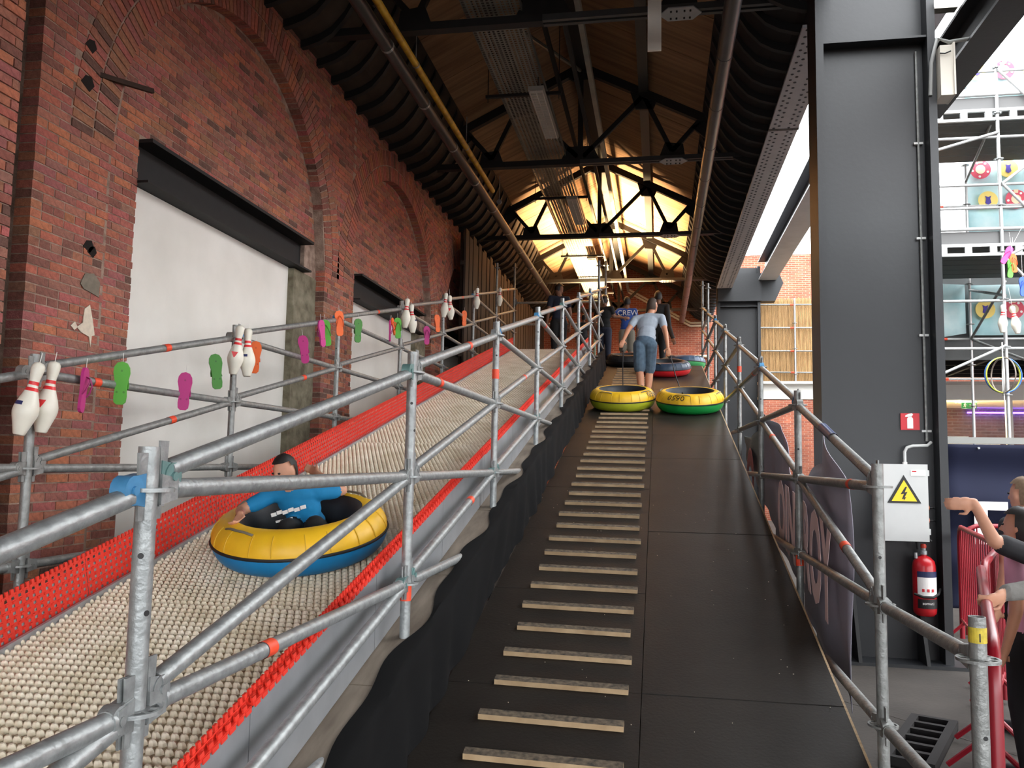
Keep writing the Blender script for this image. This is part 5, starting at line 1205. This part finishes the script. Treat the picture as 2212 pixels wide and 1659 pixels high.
for i in range(9): q.tube((6.72 + i * .064, 20.56, 3.1), (6.72 + i * .064, 20.56, 3.02), .004, 5)
q.tube((6.72, 20.56, 3.02), (7.24, 20.56, 3.02), .004, 5); q.obj('cage', galv, t)
single('led_strip', 'purple glowing light strip along the inner brick wall', 'light strip', MB().bb((8.0, 23.5, 2.98), (11.5, 23.56, 3.02)), mat('led_purple', (96, 60, 255), .5, emit=5))
single('white_counter', 'white counter top inside the glazed room', 'counter', MB().bb((5.6, 20.4, 2.0), (7.6, 21.2, 2.1)), m_wht)
single('paper_box', 'pale grey box standing on the white counter', 'box', MB().bb((6.45, 20.42, 2.101), (6.95, 20.6, 2.26)), m_gb)
# bamboo screen with scaffold frame
t = thing('bamboo_screen', 'tall bamboo cane screen on the far side of the bright hall', 'screen', (3.2, 22.0, 3.6)); q = MB(); x = 2.55
while x < 5.2: q.tube((x, 22.0 + random.uniform(-.01, .01), 3.6), (x, 22.0, 5.82 + random.uniform(-.05, .03)), .014, 5); x += .03
tag(q.obj('canes', mat('bamboo', (196, 156, 104), .7, 0, .5, 9, stretch=(9, 9, .4)), t), kind='stuff')
MB().bb((2.5, 22.03, 3.6), (5.2, 22.05, 5.78)).obj('backing', mat('bamboo_back', (160, 124, 80), .8), t)
for i, z in enumerate((5.65, 5.05, 4.45, 3.9)): ttube((2.5, 21.9, z), (5.2, 21.9, z - .03), 'level tube across the bamboo screen, %s from the top' % ORD[i], .3, galv_d)
tpost(3.42, 21.88, FL, 5.8, 'scaffold post in front of the bamboo screen')
pl_ = bpy.data.lights.new('caged_lamp_light', 'POINT'); pl_.energy = 45; pl_.color = (1, .86, .62); pl_.shadow_soft_size = .1
po = bpy.data.objects.new('caged_lamp_light', pl_); COL.objects.link(po); po.location = (7.0, 20.75, 2.95)
MB().bb((2.5, 22.05, FL), (2.6, 22.15, 5.8)).obj('screen_leg', galv_d, bpy.data.objects['bamboo_screen']); MB().bb((5.1, 22.05, FL), (5.2, 22.15, 5.8)).obj('screen_leg', galv_d, bpy.data.objects['bamboo_screen'])
# dark mezzanine roof between tower and glazed room
t = thing('mezzanine_deck', 'dark corrugated mezzanine roof behind the scaffold tower', 'deck', (7, 17, 3.7))
MB().bb((4.9, 14.7, 3.62), (12, 20.0, 3.7)).obj('sheet', m_dk, t)
for i in range(7): MB().bb((4.9, 14.8 + .75 * i, 3.5), (12, 14.86 + .75 * i, 3.62)).obj('joist', blackm, t)
for x in (5.6, 6.9, 8.2): MB().bar((x, 14.7, 3.45), (x + .6, 19.9, 3.55), .07, .08).obj('brace', blackm, t)
MB().bb((11.8, 14.7, FL), (12, 14.9, 3.62)).obj('leg', darkm, t); MB().bb((5.0, 19.7, FL), (5.15, 19.85, 3.62)).obj('leg', darkm, t)
# flood lamps added on the platform to brighten the far roof
m_fl = mat('added_floodlight_glass', (255, 214, 150), .4, emit=6)
for i, (x, y, l, pw_) in enumerate(((-1.25, 21.4, 'middle lamp added on the start platform to brighten the roof', 420), (-1.35, 19.6, 'front lamp added on the start platform to brighten the roof', 420), (-1.15, 23.2, 'rear lamp added on the start platform to brighten the roof', 420))):
    t = thing('added_floodlight', l, 'lamp', (x, y, 3.5)); R_ = Matrix.Rotation(.15, 3, 'X')
    MB().box((x, y, 3.95), (.36, .2, .08), R_).obj('housing', blackm, t); MB().box(V(x, y, 3.95) + R_ @ V(0, 0, .043), (.32, .16, .006), R_).obj('lens', m_fl, t)
    MB().bb((x - .15, y - .15, 3.5), (x + .15, y + .15, 3.53)).obj('foot', blackm, t); MB().tube((x, y, 3.52), (x, y, 3.93), .02, 8).obj('stand', blackm, t)
    al = area_light('added_floodlight_beam', (x, y - .01, 4.02), (x, y - .3, 7.6), .3, pw_ * .75, (1.0, .66, .33), None, math.radians(76)); al.parent = t; al.matrix_parent_inverse = WM[t.name].inverted()

# dark boarding along the wall beside the start platform
t = thing('wall_boarding', 'dark upright timber boards along the wall beside the start platform', 'boarding', (-3.7, 16, 3.5))
mbd = mat('dark_boards', (58, 47, 38), .85, 0, .4, 5, stretch=(6, 6, .6)); y = 15.4; i = 0
while y < 26.6:
    MB().bb((-3.74 + .012 * (i % 3), y + .006, 3.2), (-3.7 + .012 * (i % 3), y + .27, 6.02 - .09 * (i % 2))).obj('board', mbd, t); y += .28; i += 1
for z in (3.5, 5.3): MB().bb((-3.8, 15.4, z), (-3.74, 26.6, z + .08)).obj('batten', mbd, t)
for yy in (15.6, 21, 26.4): MB().bb((-3.86, yy, FL), (-3.8, yy + .08, 6.0)).obj('post', mbd, t)
